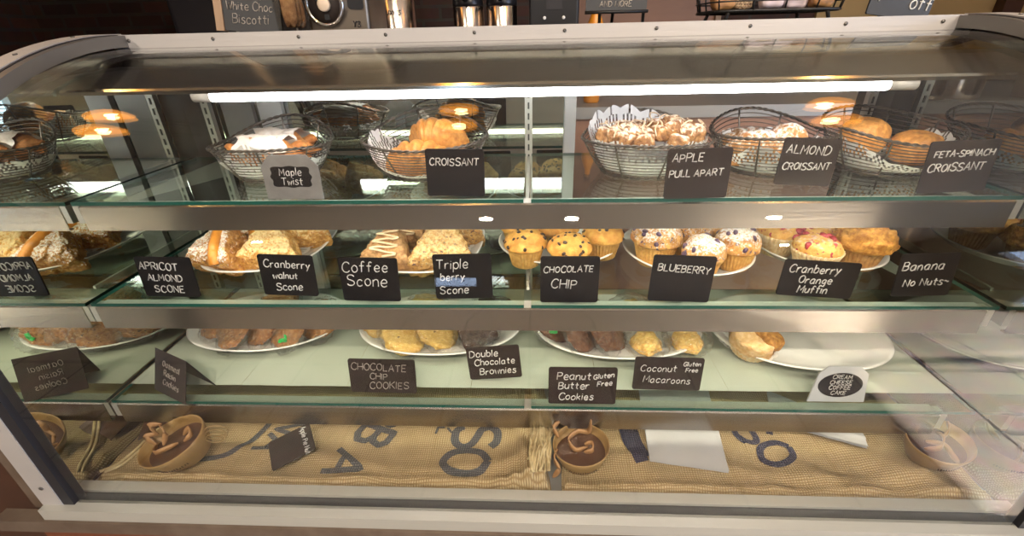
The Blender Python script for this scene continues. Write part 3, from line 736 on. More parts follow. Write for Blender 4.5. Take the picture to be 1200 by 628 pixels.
basket_liner('white doily under the golden rolls by the end mirror', (0.639, 0.837, Z1s), .104, .100, lambda a: .034+.02*math.cos(a*2), .06, 18, 5)
zb = Z1s+.010
g = 'maple twists'
twist_pastry('glazed maple twist at the front of its basket', (-0.468, 0.804, zb+.014), (0,0,.08), g, 1)
twist_pastry('glazed maple twist at the back of its basket', (-0.470, 0.861, zb+.016), (0,0,-.05), g, 2)
g = 'plain croissants'
croissant('golden croissant low at the front of the CROISSANT basket', (-0.188, 0.784, zb), (0,0,.1), .125, .033, 'croissant', g, 3)
croissant('golden croissant heaped on top of the CROISSANT basket', (-0.170, 0.841, zb+.030), (.12,0,-.15), .115, .032, 'croissant', g, 4)
croissant('golden croissant behind the heaped one in the CROISSANT basket', (-0.170, 0.874, zb), (0,0,3.3), .115, .032, 'croissant', g, 5)
def pull_apart(label, loc, rot, seed):
    o = thing('apple_pull_apart', label, 'pastry', loc, rot, 'apple pull aparts'); mb = MB(); r = random.Random(seed)
    for i in range(11):
        a = i*2.4; q = .034*math.sqrt(i/11)
        T = Matrix.Translation((q*math.cos(a)*1.25, q*math.sin(a), .016+.016*(1-i/11)+r.uniform(0,.006))) @ Euler((r.uniform(-.5,.5), r.uniform(-.5,.5), r.uniform(0,3))).to_matrix().to_4x4()
        blob(mb, [(1,0,0,.017),(-1,0,0,.017),(0,1,0,.015),(0,-1,0,.015),(0,0,1,.013),(0,0,-1,.013)], 4, 3, .004, 60, seed+i, 0, T)
    mb.build('dough', M['apple'], o)
    mb = MB()
    for i in range(5):
        pts = [(-.04+.02*i+.006*math.sin(t*1.7+i), -.034+.0105*t, .050-.0016*(t-3.2)**2+.002*math.sin(t*2.3+i)) for t in range(7)]
        mb.tube(spline(pts, 4), .0012, 6)
    mb.build('icing_drizzle', M['drizzle'], o); return o
pull_apart('glazed apple pull apart at the left of its lace lined basket', (0.180, 0.814, zb+.034), (.1,0,.2), 31)
pull_apart('glazed apple pull apart at the right of its lace lined basket', (0.258, 0.819, zb+.038), (.05,.1,-.5), 57)
g = 'almond croissants'
croissant('sugared almond croissant at the left of its basket', (0.405, 0.804, zb+.006), (0,0,.15), .115, .032, 'almond', g, 6, .6)
croissant('sugared almond croissant at the right of its basket', (0.465, 0.831, zb+.016), (0,0,1.2), .115, .03, 'almond', g, 7, .6)
croissant('sugared almond croissant at the back of its basket', (0.418, 0.874, zb+.004), (0,0,-.2), .11, .03, 'almond', g, 8, .6)
def roll(label, loc, a, b, h, seed):
    o = thing('savoury_croissant', label, 'pastry', loc, (0,0,seed*.3), 'feta spinach croissants'); mb = MB()
    blob(mb, [(1,0,0,a),(-1,0,0,a),(0,1,0,b),(0,-1,0,b),(0,0,1,h),(0,0,-1,h)], 2.6, 4, .003, 45, seed, 0, None, .004, 18)
    for v in mb.v: v.z += h + .0015*math.sin(v.x*260+v.z*120)
    mb.build('crust', M['spinach'], o); return o
roll('rounded golden roll heaped highest in the basket by the end mirror', (0.602, 0.841, zb+.016), .036, .034, .030, 12)
roll('golden roll behind the FETA-SPINACH card', (0.674, 0.814, zb+.004), .036, .036, .027, 13)

# ------------------------------------------------------------------ muffins
def muffin(label, loc, kind, seed, s=1.0, group=None, rot=(0,0,0), cup=None, cupR=None):
    top, cupm = {'chip': ('chipmuffin','cupcase'), 'blue': ('bluemuffin','cupcase'), 'cran': ('cranmuffin','cupcase_white'), 'banana': ('bananamuffin','cupcase_brown')}[kind]
    o = thing('muffin', label, 'muffin', loc, (rot[0], rot[1], rot[2]+seed*.9), group)
    r = random.Random(seed); mb = MB(); n = 34
    hc = .040*s; r0, r1 = .026*s, .0345*s
    if kind == 'cran': hc, r1 = .044*s, .041*s
    def fx(a, q, z):
        k = 1 + .034*math.cos(a*n)*(.3+.7*z/hc)
        return (q*k*math.cos(a), q*k*math.sin(a), z)
    prof = [(.001, 0), (r0*.9, 0), (r0, .002)] + [(r0+(r1-r0)*t/6, .002+(hc-.002)*t/6) for t in range(1, 7)] + [(r1-.001, hc), (r1-.0025, hc-.004)]
    mb.lathe(prof, n*6, 0, None, fx, True, False); mb.build('paper_cup', M[cupm], o)
    mb = MB(); nu, nv = 56, 26
    Rb = {'chip': .0405, 'blue': .0400, 'cran': .0385, 'banana': .0430}[kind]*s
    ht = {'chip': .026, 'blue': .034, 'cran': .019, 'banana': .036}[kind]*s
    la = {'chip': .0026, 'blue': .005, 'cran': .005, 'banana': .010}[kind]
    def surf(t, a):
        # t 0..1 from under the overhang to the crown
        if t < .22:
            u = t/.22; q = r1-.004+(Rb-r1+.004)*math.sin(u*PI/2); z = hc-.006+.008*u
        else:
            u = (t-.22)/.78; q = Rb*math.cos(u*PI/2)**.85; z = hc+.002+ht*math.sin(u*PI/2)
        p = Vector((q*math.cos(a), q*math.sin(a), z))
        d = Vector((math.cos(a)*math.cos(t*1.4), math.sin(a)*math.cos(t*1.4), math.sin(t*1.4)+.1))
        w = min(1, t/.2)
        return p + d*(FBM(p, 42, seed)*la*w + N(p, 190, seed)*.0011*w + (abs(N(p, 75, seed+4))*la*1.1*w if kind == 'banana' else 0)), d
    def fn(i, j):
        t = min(.999, j/(nv-1)); return surf(t, 2*PI*i/nu)[0]
    mb.grid(nu, nv, fn, 0, None, True, True)
    mats = [M[top]]
    if kind != 'banana':
        cnt, sz, m2 = {'chip': (24, .0034, 'chip'), 'blue': (9, .0052, 'berry'), 'cran': (8, .0074, 'cranberry')}[kind]
        mats.append(M[m2])
        for q in range(cnt):
            t = r.uniform(.25, .93); a = r.uniform(0, 2*PI); p, d = surf(t, a)
            T = Matrix.Translation(p - d.normalized()*sz*.25) @ Euler((r.uniform(0,3), r.uniform(0,3), r.uniform(0,3))).to_matrix().to_4x4() @ Matrix.Diagonal((1, r.uniform(.6,1.3), r.uniform(.5,.9), 1))
            blob(mb, [(1,0,0,sz),(-1,0,0,sz),(0,1,0,sz),(0,-1,0,sz),(0,0,1,sz),(0,0,-1,sz)], 3, 1, .0006, 200, seed+q, 1, T)
    mb.build('crumb_top', mats, o)
    return o

GP2 = 'white plates on the middle shelf'
oval_plate('white oval plate of apricot and cranberry walnut scones', (-.528, .842, Z2s), .118, .140, GP2, .05, 2.6)
oval_plate('white oval plate of iced coffee and triple berry scones', (-.203, .842, Z2s), .116, .142, GP2, -.03, 2.6)
oval_plate('white round plate of chocolate chip muffins', (.066, .846, Z2s), .122, .115, GP2, 0, 2.1, .022)
oval_plate('white round plate of sugared blueberry muffins', (.312, .812, Z2s), .121, .125, GP2, 0, 2.1, .022)
oval_plate('white round plate of cranberry orange and banana muffins', (.563, .832, Z2s), .117, .126, GP2, 0, 2.1, .022)
zp = Z2s + PZ + .0005
flat_doily('lacy doily under the apricot and walnut scones', (-.528, .842, zp-.0005), .078, 'doilies under the scones', 1, .98, 1.2, .006)
flat_doily('lacy doily under the coffee and berry scones', (-.203, .842, zp-.0005), .078, 'doilies under the scones', 2, .98, 1.2, .006)
for i, (x, y, s, lab) in enumerate([(.000,.765,1.0,'chocolate chip muffin at the left front of its plate'), (.080,.742,1.0,'chocolate chip muffin right behind the CHOCOLATE CHIP card'), (.148,.800,1.0,'chocolate chip muffin at the right edge of its plate'), (-.012,.850,1.02,'chocolate chip muffin at the left back of its plate'), (.066,.838,1.03,'chocolate chip muffin in the middle back of its plate')]):
    muffin(lab, (x, y, zp+.0015), 'chip', 20+i, s, 'chocolate chip muffins')
for i, (x, y, s, lab) in enumerate([(.242,.772,1.16,'blueberry muffin at the left of its plate, thick with sugar'), (.312,.722,.94,'blueberry muffin at the front, half behind the BLUEBERRY card'), (.380,.752,1.0,'blueberry muffin at the right front with one dark berry at its side'), (.315,.815,1.06,'blueberry muffin in the middle of its plate'), (.382,.838,1.04,'blueberry muffin at the right back of its plate'), (.255,.862,1.02,'blueberry muffin at the left back of its plate')]):
    muffin(lab, (x, y, zp+.0015), 'blue', 40+i, s, 'blueberry muffins')
for i, (x, y, s, k, lab) in enumerate([(.484,.812,1.0,'cran','cranberry muffin tilted at the left of its plate'), (.513,.738,1.0,'cran','cranberry muffin at the front above the Cranberry Orange card'), (.548,.822,1.0,'cran','cranberry muffin at the back between its two neighbours'), (.603,.756,1.04,'banana','craggy banana muffin in front, at the right of the plate'), (.628,.848,1.06,'banana','craggy banana muffin behind the other one')]):
    muffin(lab, (x, y, zp+.0015), k, 60+i, s, 'cranberry muffins' if k == 'cran' else 'banana muffins')

# ------------------------------------------------------------------ scones
def scone(label, loc, rot, material, seed, group, s=1.0, extra=None, cx=1.0):
    o = thing('scone', label, 'scone', loc, rot, group); mb = MB()
    w, d, h = .040*s*cx, .046*s, .027*s
    pl = [(0,-1,0,d*.72), (.80,.42,.10,w*.74), (-.80,.42,.10,w*.74), (0,0,1,h), (0,0,-1,h*.9), (0,-.5,.9,h*1.25), (0,1,0,d)]
    blob(mb, pl, 8, 5, .0075, 75, seed, 0, None, .006, 40)
    zmin = min(v.z for v in mb.v)
    for v in mb.v: v.z -= zmin
    top = {(round(v.x*250), round(v.y*250)): v.z for v in sorted(mb.v, key=lambda q: q.z)}
    def zt(x, y):
        best = max((v.z for v in mb.v if (v.x-x)**2+(v.y-y)**2 < (.005*s)**2), default=h*1.6); return best
    mb.build('crumb', M[material], o)
    if extra == 'icing':
        m2 = MB()
        pts = [(-.026*s+.052*s*(.5+.5*math.sin(t*2.1)), -.030*s+.0052*s*t) for t in range(12)]
        pts = [(x*(1-max(0, y/(.05*s))*.75), y) for x, y in pts]
        m2.tube([(x, y, zt(x, y)+.001) for x, y in spline(pts, 5)], .0021, 6); m2.build('icing_drizzle', M['icing'], o)
    if extra == 'apricot':
        m2 = MB()
        pts = [(.026*s-.0035*s*t, -.036*s+.0085*s*t) for t in range(9)]
        m2.tube([(x, y, zt(x, y)-.002) for x, y in spline(pts, 4)], .0085*s, 8); m2.build('apricot_strip', M['apricot'], o)
    return o
zs = zp + .004
g = 'apricot almond scones'
scone('sugar dusted apricot almond scone at the left front of its plate', (-.578, .775, zs), (.55,.0,-.25), 'apricot_scone', 3, g, 1.12, 'apricot')
scone('sugar dusted apricot almond scone at the left back of its plate', (-.570, .872, zs+.004), (.45,.0,-.1), 'apricot_scone', 5, g, 1.12, 'apricot')
g = 'cranberry walnut scones'
scone('cranberry walnut scone in front, behind the Cranberry walnut card', (-.492, .792, zs), (.50,0,.12), 'walnut_scone', 8, g, 1.18)
scone('cranberry walnut scone at the right of its plate', (-.466, .872, zs+.004), (.42,0,.25), 'walnut_scone', 9, g, 1.08)
scone('cranberry walnut scone at the far back of its plate', (-.525, .925, zs+.002), (.35,0,-.1), 'walnut_scone', 10, g, 1.05)
g = 'coffee scones'
scone('iced coffee scone at the front of its plate', (-.252, .775, zs), (.50,0,-.10), 'coffee_scone', 12, g, 1.1, 'icing', .9)
scone('iced coffee scone at the back of its plate', (-.242, .865, zs+.004), (.50,0,-.05), 'coffee_scone', 13, g, 1.04, 'icing', .9)
g = 'triple berry scones'
scone('berry flecked scone at the front, behind the Triple berry card', (-.158, .785, zs), (.62,0,.08), 'berry_scone', 15, g, 1.28, None, 1.06)
scone('berry flecked scone at the back of its plate', (-.150, .885, zs+.004), (.52,0,.1), 'berry_scone', 16, g, 1.2, None, 1.06)

# ------------------------------------------------------------------ lowest shelf: wrapped goods
GP3 = 'white oval platters on the lowest shelf'
for i, (xa, xb) in enumerate([(-.742,-.53), (-.528,-.33), (-.328,-.10), (-.098,.13), (.132,.36), (.362,.56), (.562,.742)]):
    t = thing('paper_liner', ['pale liner paper against the mirrored left end', 'pale liner paper under the wrapped oatmeal cookies', 'pale liner paper under the chocolate chip cookies', 'pale liner paper under the double chocolate brownies', 'pale liner paper under the wrapped peanut butter cookies', 'pale liner paper under the lone coffee cake', 'pale liner paper at the right-hand end of the lowest shelf'][i], 'liner paper', ((xa+xb)/2, .80, Z3s), group='liner papers on the lowest shelf')
    mb = MB(); w = (xb-xa)/2+.0006
    mb.grid(12, 12, lambda i_, j_: (-w+2*w*i_/11, -.178+.358*j_/11, .0016+.0008*N((i_*.3, j_*.3, i), 1, i)), 0)
    mb.grid(12, 12, lambda i_, j_: (-w+2*w*i_/11, -.178+.358*j_/11, .0010+.0008*N((i_*.3, j_*.3, i), 1, i)), 0)
    mb.build('sheet', M['liner'], t)
zl = Z3s+.0028
oval_plate('white oval platter of wrapped oatmeal raisin cookies', (-.566, .808, zl), .168, .118, GP3, 0, 2.2, .022)
oval_plate('white oval platter of wrapped chocolate chip cookies and brownies', (-.183, .802, zl), .174, .118, GP3, 0, 2.2, .022)
oval_plate('white oval platter of wrapped peanut butter cookies and macaroons', (.190, .797, zl), .172, .120, GP3, 0, 2.2, .022)
oval_plate('white oval platter with a single coffee cake', (.548, .785, zl), .170, .135, GP3, -.05, 2.2, .022)
zc = zl + PZ + .001
def wrapper(o, rx, ry, rz, seed, tail=(1,0), T=None):
    """clear crinkled bag round the goods, with a gathered tail"""
    mb = MB()
    v, f = ico(5); vs = []
    for d in v:
        q = Vector((d.x*rx, d.y*ry, d.z*rz))
        w = (d.x*tail[0]+d.y*tail[1])
        if w > .55: q += Vector((tail[0], tail[1], .6))*(.024*(w-.55)); q.z *= 1-.6*(w-.55)
        cr = (1-abs(N(q, 60, seed))*2)*.004 + (1-abs(N(q, 130, seed+2))*2)*.003
        vs.append(q + d*cr)
    mb.add(vs, f, 0, True, T); return mb.build('wrapper', M['film'], o)
def wrapped_cookie(label, loc, rot, material, seed, group, R=.043, h=.013, tie=False, tail=(0,-1)):
    o = thing('wrapped_cookie', label, 'cookie', loc, rot, group); mb = MB()
    pl = [(math.cos(k*PI/6), math.sin(k*PI/6), 0, R) for k in range(12)] + [(0,0,1,h*.75), (0,0,-1,h*.5)]
    blob(mb, pl, 7, 4, .008, 70, seed, 0, None, .006, 60); mb.build('cookie', M[material], o)
    wrapper(o, R+.001, R+.002, h+.005, seed, tail)
    if tie:
        mb = MB(); p = Vector((tail[0]*.8, tail[1]*.8, .3))*(R-.004)
        mb.tube([p+Vector((-.009,0,.006)), p+Vector((-.004,-.002,.004)), p+Vector((.004,-.002,.001)), p+Vector((.010,0,.007))], .0042, 6, flat=.5)
        mb.tube([p+Vector((0,-.004,-.006)), p+Vector((0,-.004,.010))], .0036, 6, flat=.5)
        mb.build('twist_tie', M['tie'], o)
    return o
g = 'wrapped oatmeal raisin cookies'
for i, (x, y, z, ry, lab, tie) in enumerate([(-.662,.800,.020,-.55,'wrapped oatmeal cookie at the left end of its platter',0), (-.603,.762,.024,-.75,'wrapped oatmeal cookie second from the left end, near the front',0), (-.548,.775,.028,-.85,'wrapped oatmeal cookie in the middle of its platter',0), (-.490,.765,.027,-.80,'wrapped oatmeal cookie with a green tie',1), (-.440,.800,.024,-.60,'wrapped oatmeal cookie at the right end of its platter',0), (-.560,.860,.022,-.5,'wrapped oatmeal cookie at the back of its platter',0)]):
    wrapped_cookie(lab, (x, y-.014, zc+z+.007), (.40, ry*.8, .1*i), 'oat', 80+i, g, .046, .014, tie, (-.2,-1))
g = 'wrapped chocolate chip cookies'
for i, (x, y, z, rx, ry, lab, tie) in enumerate([(-.303,.805,.020,.35,.32,'yellow chocolate chip cookie at the left end, showing one dark chip',0), (-.245,.752,.022,.45,.35,'wrapped chocolate chip cookie with a green tie',1), (-.180,.770,.024,.55,.45,'wrapped chocolate chip cookie next to the brownies',0), (-.215,.850,.018,.3,.2,'wrapped chocolate chip cookie at the back',0)]):
    wrapped_cookie(lab, (x, y-.014, zc+z+.006), (rx, ry, .2*i), 'ccc', 90+i, g, .048, .013, tie, (-.75,.65) if tie else (.3,-.9))
def wrapped_brownie(label, loc, rot, seed):
    o = thing('wrapped_brownie', label, 'brownie', loc, rot, 'wrapped brownies'); mb = MB()
    blob(mb, [(1,0,0,.036),(-1,0,0,.036),(0,1,0,.032),(0,-1,0,.032),(0,0,1,.015),(0,0,-1,.015)], 12, 4, .003, 50, seed); mb.build('brownie', M['brownie'], o)
    wrapper(o, .045, .041, .020, seed, (-.6,.7)); return o
wrapped_brownie('wrapped brownie leaning at the right front of its platter', (-.100, .750, zc+.030), (.55,-.25,.35), 101)
wrapped_brownie('wrapped brownie behind the front one', (-.075, .835, zc+.024), (.3,.1,-.2), 102)
g = 'wrapped peanut butter cookies'
for i, (x, y, z, rx, ry, lab, tie) in enumerate([(.062,.795,.022,.5,.55,'dark wrapped peanut butter cookie with a green tie at the left end',1), (.112,.760,.026,.55,.75,'dark wrapped peanut butter cookie in front, second from the left end',0), (.160,.760,.028,.6,.62,'dark wrapped peanut butter cookie nearest the macaroons',0), (.125,.845,.02,.4,.2,'dark wrapped peanut butter cookie at the back',0)]):
    wrapped_cookie(lab, (x, y-.012, zc+z+.007), (rx, ry, .2*i), 'pbc', 110+i, g, .046, .016, tie, (-.3,-.95))
def macaroon(label, loc, seed):
    o = thing('wrapped_macaroon', label, 'macaroon', loc, (0,0,seed), 'wrapped coconut macaroons'); mb = MB()
    blob(mb, [(math.cos(k*PI/4), math.sin(k*PI/4), .25, .029) for k in range(8)] + [(0,0,1,.019),(0,0,-1,.012)], 4, 4, .006, 70, seed, 0, None, .004, 50)
    for v in mb.v: v.z += .013
    mb.build('macaroon', M['mac'], o)
    mb = MB(); mb.lathe([(.022,0),(.031,.014)], 120, 0, None, lambda a, r, z: (r*(1+.02*math.cos(a*30))*math.cos(a), r*(1+.02*math.cos(a*30))*math.sin(a), z), True, False); mb.build('paper_cup', M['cupcase_white'], o)
    wrapper(o, .042, .042, .024, seed, (.8,-.5), Matrix.Translation((0,0,.018))); return o
macaroon('wrapped coconut macaroon in front, beside the peanut butter cookies', (.236, .728, zc+.005), 121)
macaroon('wrapped coconut macaroon at the right front of its platter', (.318, .734, zc+.005), 122)
macaroon('wrapped coconut macaroon at the back left of its group', (.232, .850, zc+.003), 123)
macaroon('wrapped coconut macaroon at the back right of its group', (.310, .858, zc+.003), 124)
# the last coffee cake on its napkin
flat_doily('crumpled lacy doily under the lone coffee cake', (.440, .745, zc), .052, 'coffee cake doily', 3, 1.1, .9, .006)
o = thing('coffee_cake', 'lone round coffee cake with a browned half', 'cake', (.436, .728, zc+.010), (.30,-.12,.3))
o.scale = (1.2, 1.2, 1.2)
mb = MB(); pl = [(math.cos(k*PI/6), math.sin(k*PI/6), -.12, .036) for k in range(12)] + [(0,0,1,.022), (0,0,-1,.020)]
blob(mb, pl, 6, 4, .004, 36, 5, 0, None, .004, 30)
for v in mb.v: v.z += .019
mb.build('cake', M['cake'], o)
mb = MB(); blob(mb, [(1,0,0,.020),(-1,0,0,.018),(0,1,0,.030),(0,-1,0,.030),(0,0,1,.011),(0,0,-1,.010)], 4, 4, .005, 50, 9, 0, Matrix.Translation((.014,0,.034)) @ Euler((0,.35,0)).to_matrix().to_4x4(), .004, 40); mb.build('browned_crust', M['caketop'], o)
mb = MB(); mb.lathe([(.030,0),(.035,.018)], 160, 0, None, lambda a, r, z: (r*(1+.018*math.cos(a*32))*math.cos(a), r*(1+.018*math.cos(a*32))*math.sin(a), z), True, False); mb.build('paper_cup', M['cupcase_white'], o)

# ================================================================== PRICE CARDS
cut = lambda w, h, c: [(-w/2, 0), (w/2, 0), (w/2, h-c), (w/2-c, h), (-w/2+c, h), (-w/2, h-c)]
o = card('silver card with clipped corners and a black plaque reading Maple Twist', (-.370, .684, Z1s), .094, .070, [], -2, 3, 0, 'greycard', outline=cut(.094, .070, .017))
pl = []
for k in range(96):
    a = 2*PI*k/96; e = 5; c_, s_ = math.cos(a), math.sin(a); q = (abs(c_)**e+abs(s_)**e)**(-1/e)
    q *= 1 + .05*math.cos(a*8)
    pl.append((.032*q*c_*1.02, .036+.0165*q*s_))
mb = MB(); mb.prism(pl, 'y', -.0008, .0002); pq = mb.build('black_plaque', M['board'], o)
ls = [('Maple', -text_width('Maple', .011)/2+.001, .0385, .011, 0), ('Twist', -text_width('Twist', .011)/2+.001, .0235, .011, 0)]
chalk_mesh(ls, .0007, -.0014, 4).build('lettering', M['chalk'], pq)
card('black price card reading CROISSANT', (-.109, .691, Z1s), .092, .074, [('CROISSANT', .5, .66, .185, 0)], 0, 3, 1, seed=1)
card('black price card reading APPLE PULL APART', (.261, .671, Z1s), .094, .075, [('APPLE', .33, .74, .155, .02), ('PULL APART', .48, .44, .15, .02)], 0, 3, -1, 'board_brown', seed=2)
card('black price card reading ALMOND CROISSANT, leaning slightly to the right', (.449, .728, Z1s), .088, .074, [('ALMOND', .47, .68, .18, -.02), ('CROISSANT', .5, .33, .165, .03)], 0, 4, 3, 'board_brown', seed=3)
card('black price card reading FETA-SPINACH CROISSANT, at the dim right end', (.650, .689, Z1s), .098, .077, [('FETA-SPINACH', .52, .70, .15, 0), ('CROISSANT', .47, .42, .145, .01)], 0, 3, -2, 'board_brown', seed=4)
c = lambda *a, **k: card(*a, **k)
c('black price card reading Apricot Almond Scone', (-.612, .649, Z2s), .097, .074, [('APRICOT', .36, .70, .17, -.03), ('ALMOND', .46, .42, .16, -.03), ('SCONE', .48, .12, .17, -.02)], 0, 4, 1, seed=5)
c('black price card reading Cranberry walnut Scone', (-.403, .653, Z2s), .094, .075, [('Cranberry', .56, .70, .18, -.02), ('walnut', .46, .42, .15, .02), ('Scone', .50, .13, .17, .02)], 0, 4, 2, seed=6)
c('black price card reading Coffee Scone', (-.256, .637, Z2s), .097, .078, [('Coffee', .40, .68, .23, .02), ('Scone', .46, .36, .24, -.01)], 0, 4, 1, seed=7)
c('black price card reading Triple berry Scone', (-.101, .646, Z2s), .096, .080, [('Triple', .30, .68, .20, .03), ('berry', .33, .42, .16, .04), ('Scone', .34, .11, .17, .03)], 0, 4, -1, seed=8)
c('black price card reading CHOCOLATE CHIP', (.073, .636, Z2s), .094, .081, [('CHOCOLATE', .44, .66, .16, .03), ('CHIP', .42, .32, .19, -.02)], 0, 4, 0, seed=9)
c('black price card reading BLUEBERRY, in front of sugared muffins', (.250, .637, Z2s), .098, .080, [('BLUEBERRY', .52, .68, .17, -.06)], 0, 4, 2, seed=10)
c('wide black price card reading Cranberry Orange Muffin', (.470, .649, Z2s), .120, .062, [('Cranberry', .42, .66, .21, .01), ('Orange', .47, .38, .2, .0), ('Muffin', .47, .10, .2, .02)], 0, 5, 4, seed=11)
c('black price card reading Banana No Nuts, beside the end mirror', (.644, .657, Z2s), .088, .074, [('Banana', .40, .62, .19, .01), ('No Nuts~', .58, .24, .17, .04)], 0, 5, -2, seed=12)
# tent card at the left of the lowest shelf, turned towards the window end
tc = thing('tent_card', 'folded black tent card reading Oatmeal Raisin Cookies', 'sign', (-.632, .616, Z3s), (0, 0, math.radians(-24)), 'chalkboard price cards')
mb = MB(); mb.prism([(-.028, 0), (-.0265, 0), (0, .0745), (0, .0765)], 'x', -.047, .047); mb.build('front_leaf', M['board_brown'], tc)
mb = MB(); mb.prism([(0, .0765), (0, .0745), (.0265, 0), (.028, 0)], 'x', -.047, .047); mb.build('back_leaf', M['board'], tc)
mb = MB()
for p in write_lines([('Oatmeal', -.022, .050, .0105, -.04), ('Raisin', -.018, .034, .0105, -.04), ('Cookies', -.020, .018, .0105, -.04)], 14):
    mb.tube([(a, -.028+.028*b/.0765-.0006, b) for a, b in p], .0006, 5)
mb.build('lettering', M['chalk_dim'], tc)
c('brown price card reading CHOCOLATE CHIP COOKIES in faint chalk', (-.254, .607, Z3s), .119, .068, [('CHOCOLATE', .40, .70, .19, -.04), ('CHIP', .45, .42, .17, -.03), ('COOKIES', .60, .12, .2, .02)], 0, 8, 1, 'board_brown', chalk='chalk_dim', seed=15, cr=.0007)
c('brown price card reading Double Chocolate Brownies', (-.0535, .641, Z3s+.0035), .096, .068, [('Double', .33, .70, .20, .02), ('Chocolate', .52, .44, .18, .02), ('Brownies', .56, .14, .19, .03)], 0, 5, -5, 'board_brown', seed=16)
c('black price card reading Peanut Butter Cookies Gluten Free', (.098, .587, Z3s), .115, .073, [('Peanut', .38, .68, .185, .01), ('Butter', .38, .42, .18, .01), ('Cookies', .42, .12, .18, -.01), ('Gluten', .83, .70, .125, .14), ('Free', .83, .50, .13, .14)], 0, 6, 0, 'board_brown', seed=17)
c('black price card reading Coconut Macaroons Gluten Free', (.249, .619, Z3s+.0035), .118, .066, [('Coconut', .36, .58, .19, 0), ('Macaroons', .50, .24, .19, -.03), ('Gluten', .84, .76, .12, .04), ('Free', .84, .58, .12, .02)], 0, 6, 1, 'board_brown', chalk='chalk', seed=18, cr=.0007)
o = card('white card with a black oval reading Cream Cheese Coffee Cake', (.531, .600, Z3s), .094, .070, [], 0, 6, 0, 'white_card', outline=[(-.047, 0), (.047, 0), (.041, .056), (.026, .070), (-.026, .070), (-.039, .056)])
mb = MB(); mb.prism(arc(0, .034, .036, 0, 2*PI-.1, 48, .024), 'y', -.0008, .0002); pq = mb.build('black_oval', M['board'], o)
ls = [(t, -text_width(t, .0075)/2, z, .0075, 0) for t, z in (('CREAM', .047), ('CHEESE', .0365), ('COFFEE', .026), ('CAKE', .0155))]
chalk_mesh(ls, .00055, -.0013, 19).build('lettering', M['chalk'], pq)

# ================================================================== DECK: burlap sacks and decorations
DZ = .625
def sackz(x, y, k):
    """height of a sack's upper side"""
    p = Vector((x, y, k*3.7))
    z = DZ + .009 + .007*N(p, 9, k) + .003*N(p, 26, k+1)
    z += .008*math.exp(-((y-.500)/.010)**2)*(1+.5*N(p, 14, 5))           # rolled hem along the front
    z += .005*math.exp(-((y-.545-.02*math.sin(x*9))/.012)**2)
    if k == 1:
        b = math.exp(-((x-.012)/.040)**2)
        z += b*(.030 + .006*math.sin(x*260+y*50))
    if k == 2 and x > .4: z += .004*math.sin(x*40+y*60)
    return max(z, DZ+.004)
def sack(label, k, xa, xb, yfa, yfb):
    o = thing('burlap_sack', label, 'burlap sack', ((xa+xb)/2, .75, DZ), group='burlap sacks on the case floor')
    off = Vector(o.location); nu, nv = 170, 90
    def xy(i, j):
        u, v = i/(nu-1), j/(nv-1)
        x = xa+(xb-xa)*u; yf = yfa+(yfb-yfa)*u + .006*N((x, 0, k), 18, k)
        y = yf + (1.0-yf)*v
        x += (.012*N((y, 3, k), 15, k) if i in (0, nu-1) else 0)
        return x, y
    mb = MB()
    def top(i, j):
        x, y = xy(i, j); e = min(i, nu-1-i, j, nv-1-j)
        z = sackz(x, y, k); return (x, y, z if e > 1 else DZ+.004+(z-DZ-.004)*.5*e)
    mb.grid(nu, nv, top)
    mb.grid(nu, nv, lambda i, j: (xy(i, j)[0], xy(i, j)[1], DZ+.001), smooth=False)
    mb.build('cloth', M['burlap'], o, off)
    return o
sk1 = sack('natural burlap sack on the left of the case floor, printed S O', 1, -.745, .042, .490, .492)
sk2 = sack('natural burlap sack on the right of the case floor, under the white bags', 2, .062, .745, .489, .494)
def print_on(sk, k, polys, wid, m='ink', name='printed_lettering'):
    """ink strokes laid on the cloth; polys: list of [(x, y)], wid: stroke half width or list"""
    mb = MB(); off = Vector(sk.location)
    for q, pts in enumerate(polys):
        w = wid[q] if hasattr(wid, '__len__') else wid
        dense = []
        for a, b in zip(pts[:-1], pts[1:]):
            n = max(2, int((Vector(b)-Vector(a)).length/.004))
            dense += [(a[0]+(b[0]-a[0])*i/n, a[1]+(b[1]-a[1])*i/n) for i in range(n)]
        dense.append(pts[-1]); n = len(dense)
        def fn(i, j):
            x, y = dense[j]; a = Vector(dense[max(0, j-1)]); b = Vector(dense[min(n-1, j+1)]); t = (b-a).normalized()
            s_ = (i/4-.5)*2*w; px, py = x - t.y*s_, y + t.x*s_
            return (px, py, sackz(px, py, k)+.0016)
        mb.grid(5, n, fn)
    return mb.build(name, M[m], sk, off)
def letter(ch, cx, cy, h, wscale=1.0, rot=-PI/2):
    """one printed capital, turned so that its foot points along rot-90 degrees"""
    st, w = strokes(ch); s_ = h/6; res = []
    for p in st:
        q = []
        for a, b in p:
            u, v = (a-w/2)*s_*wscale, (b-3)*s_
            q.append((cx+u*math.cos(rot)-v*math.sin(rot), cy+u*math.sin(rot)+v*math.cos(rot)))
        res.append(q)
    return res
print_on(sk1, 1, letter('S', -.092, .600, .078, 1.0), .0075)
print_on(sk1, 1, letter('O', -.104, .540, .080, .95), .0068)
print_on(sk1, 1, letter('B', -.288, .600, .066, 1.0, -PI/2-.35), .0065)
print_on(sk1, 1, letter('R', -.276, .650, .066, 1.0, -PI/2-.35), .0065)
print_on(sk1, 1, letter('A', -.316, .532, .066, 1.1, -PI/2-.3), .0055)
print_on(sk1, 1, letter('N', -.452, .625, .060, 1.0, -PI/2-.3), .0045)
print_on(sk1, 1, letter('A', -.470, .575, .060, 1.0, -PI/2-.3), .0045)
print_on(sk1, 1, [spline([(-.500, .650), (-.512, .600), (-.535, .555), (-.575, .540), (-.62, .541)], 6)], .0055)
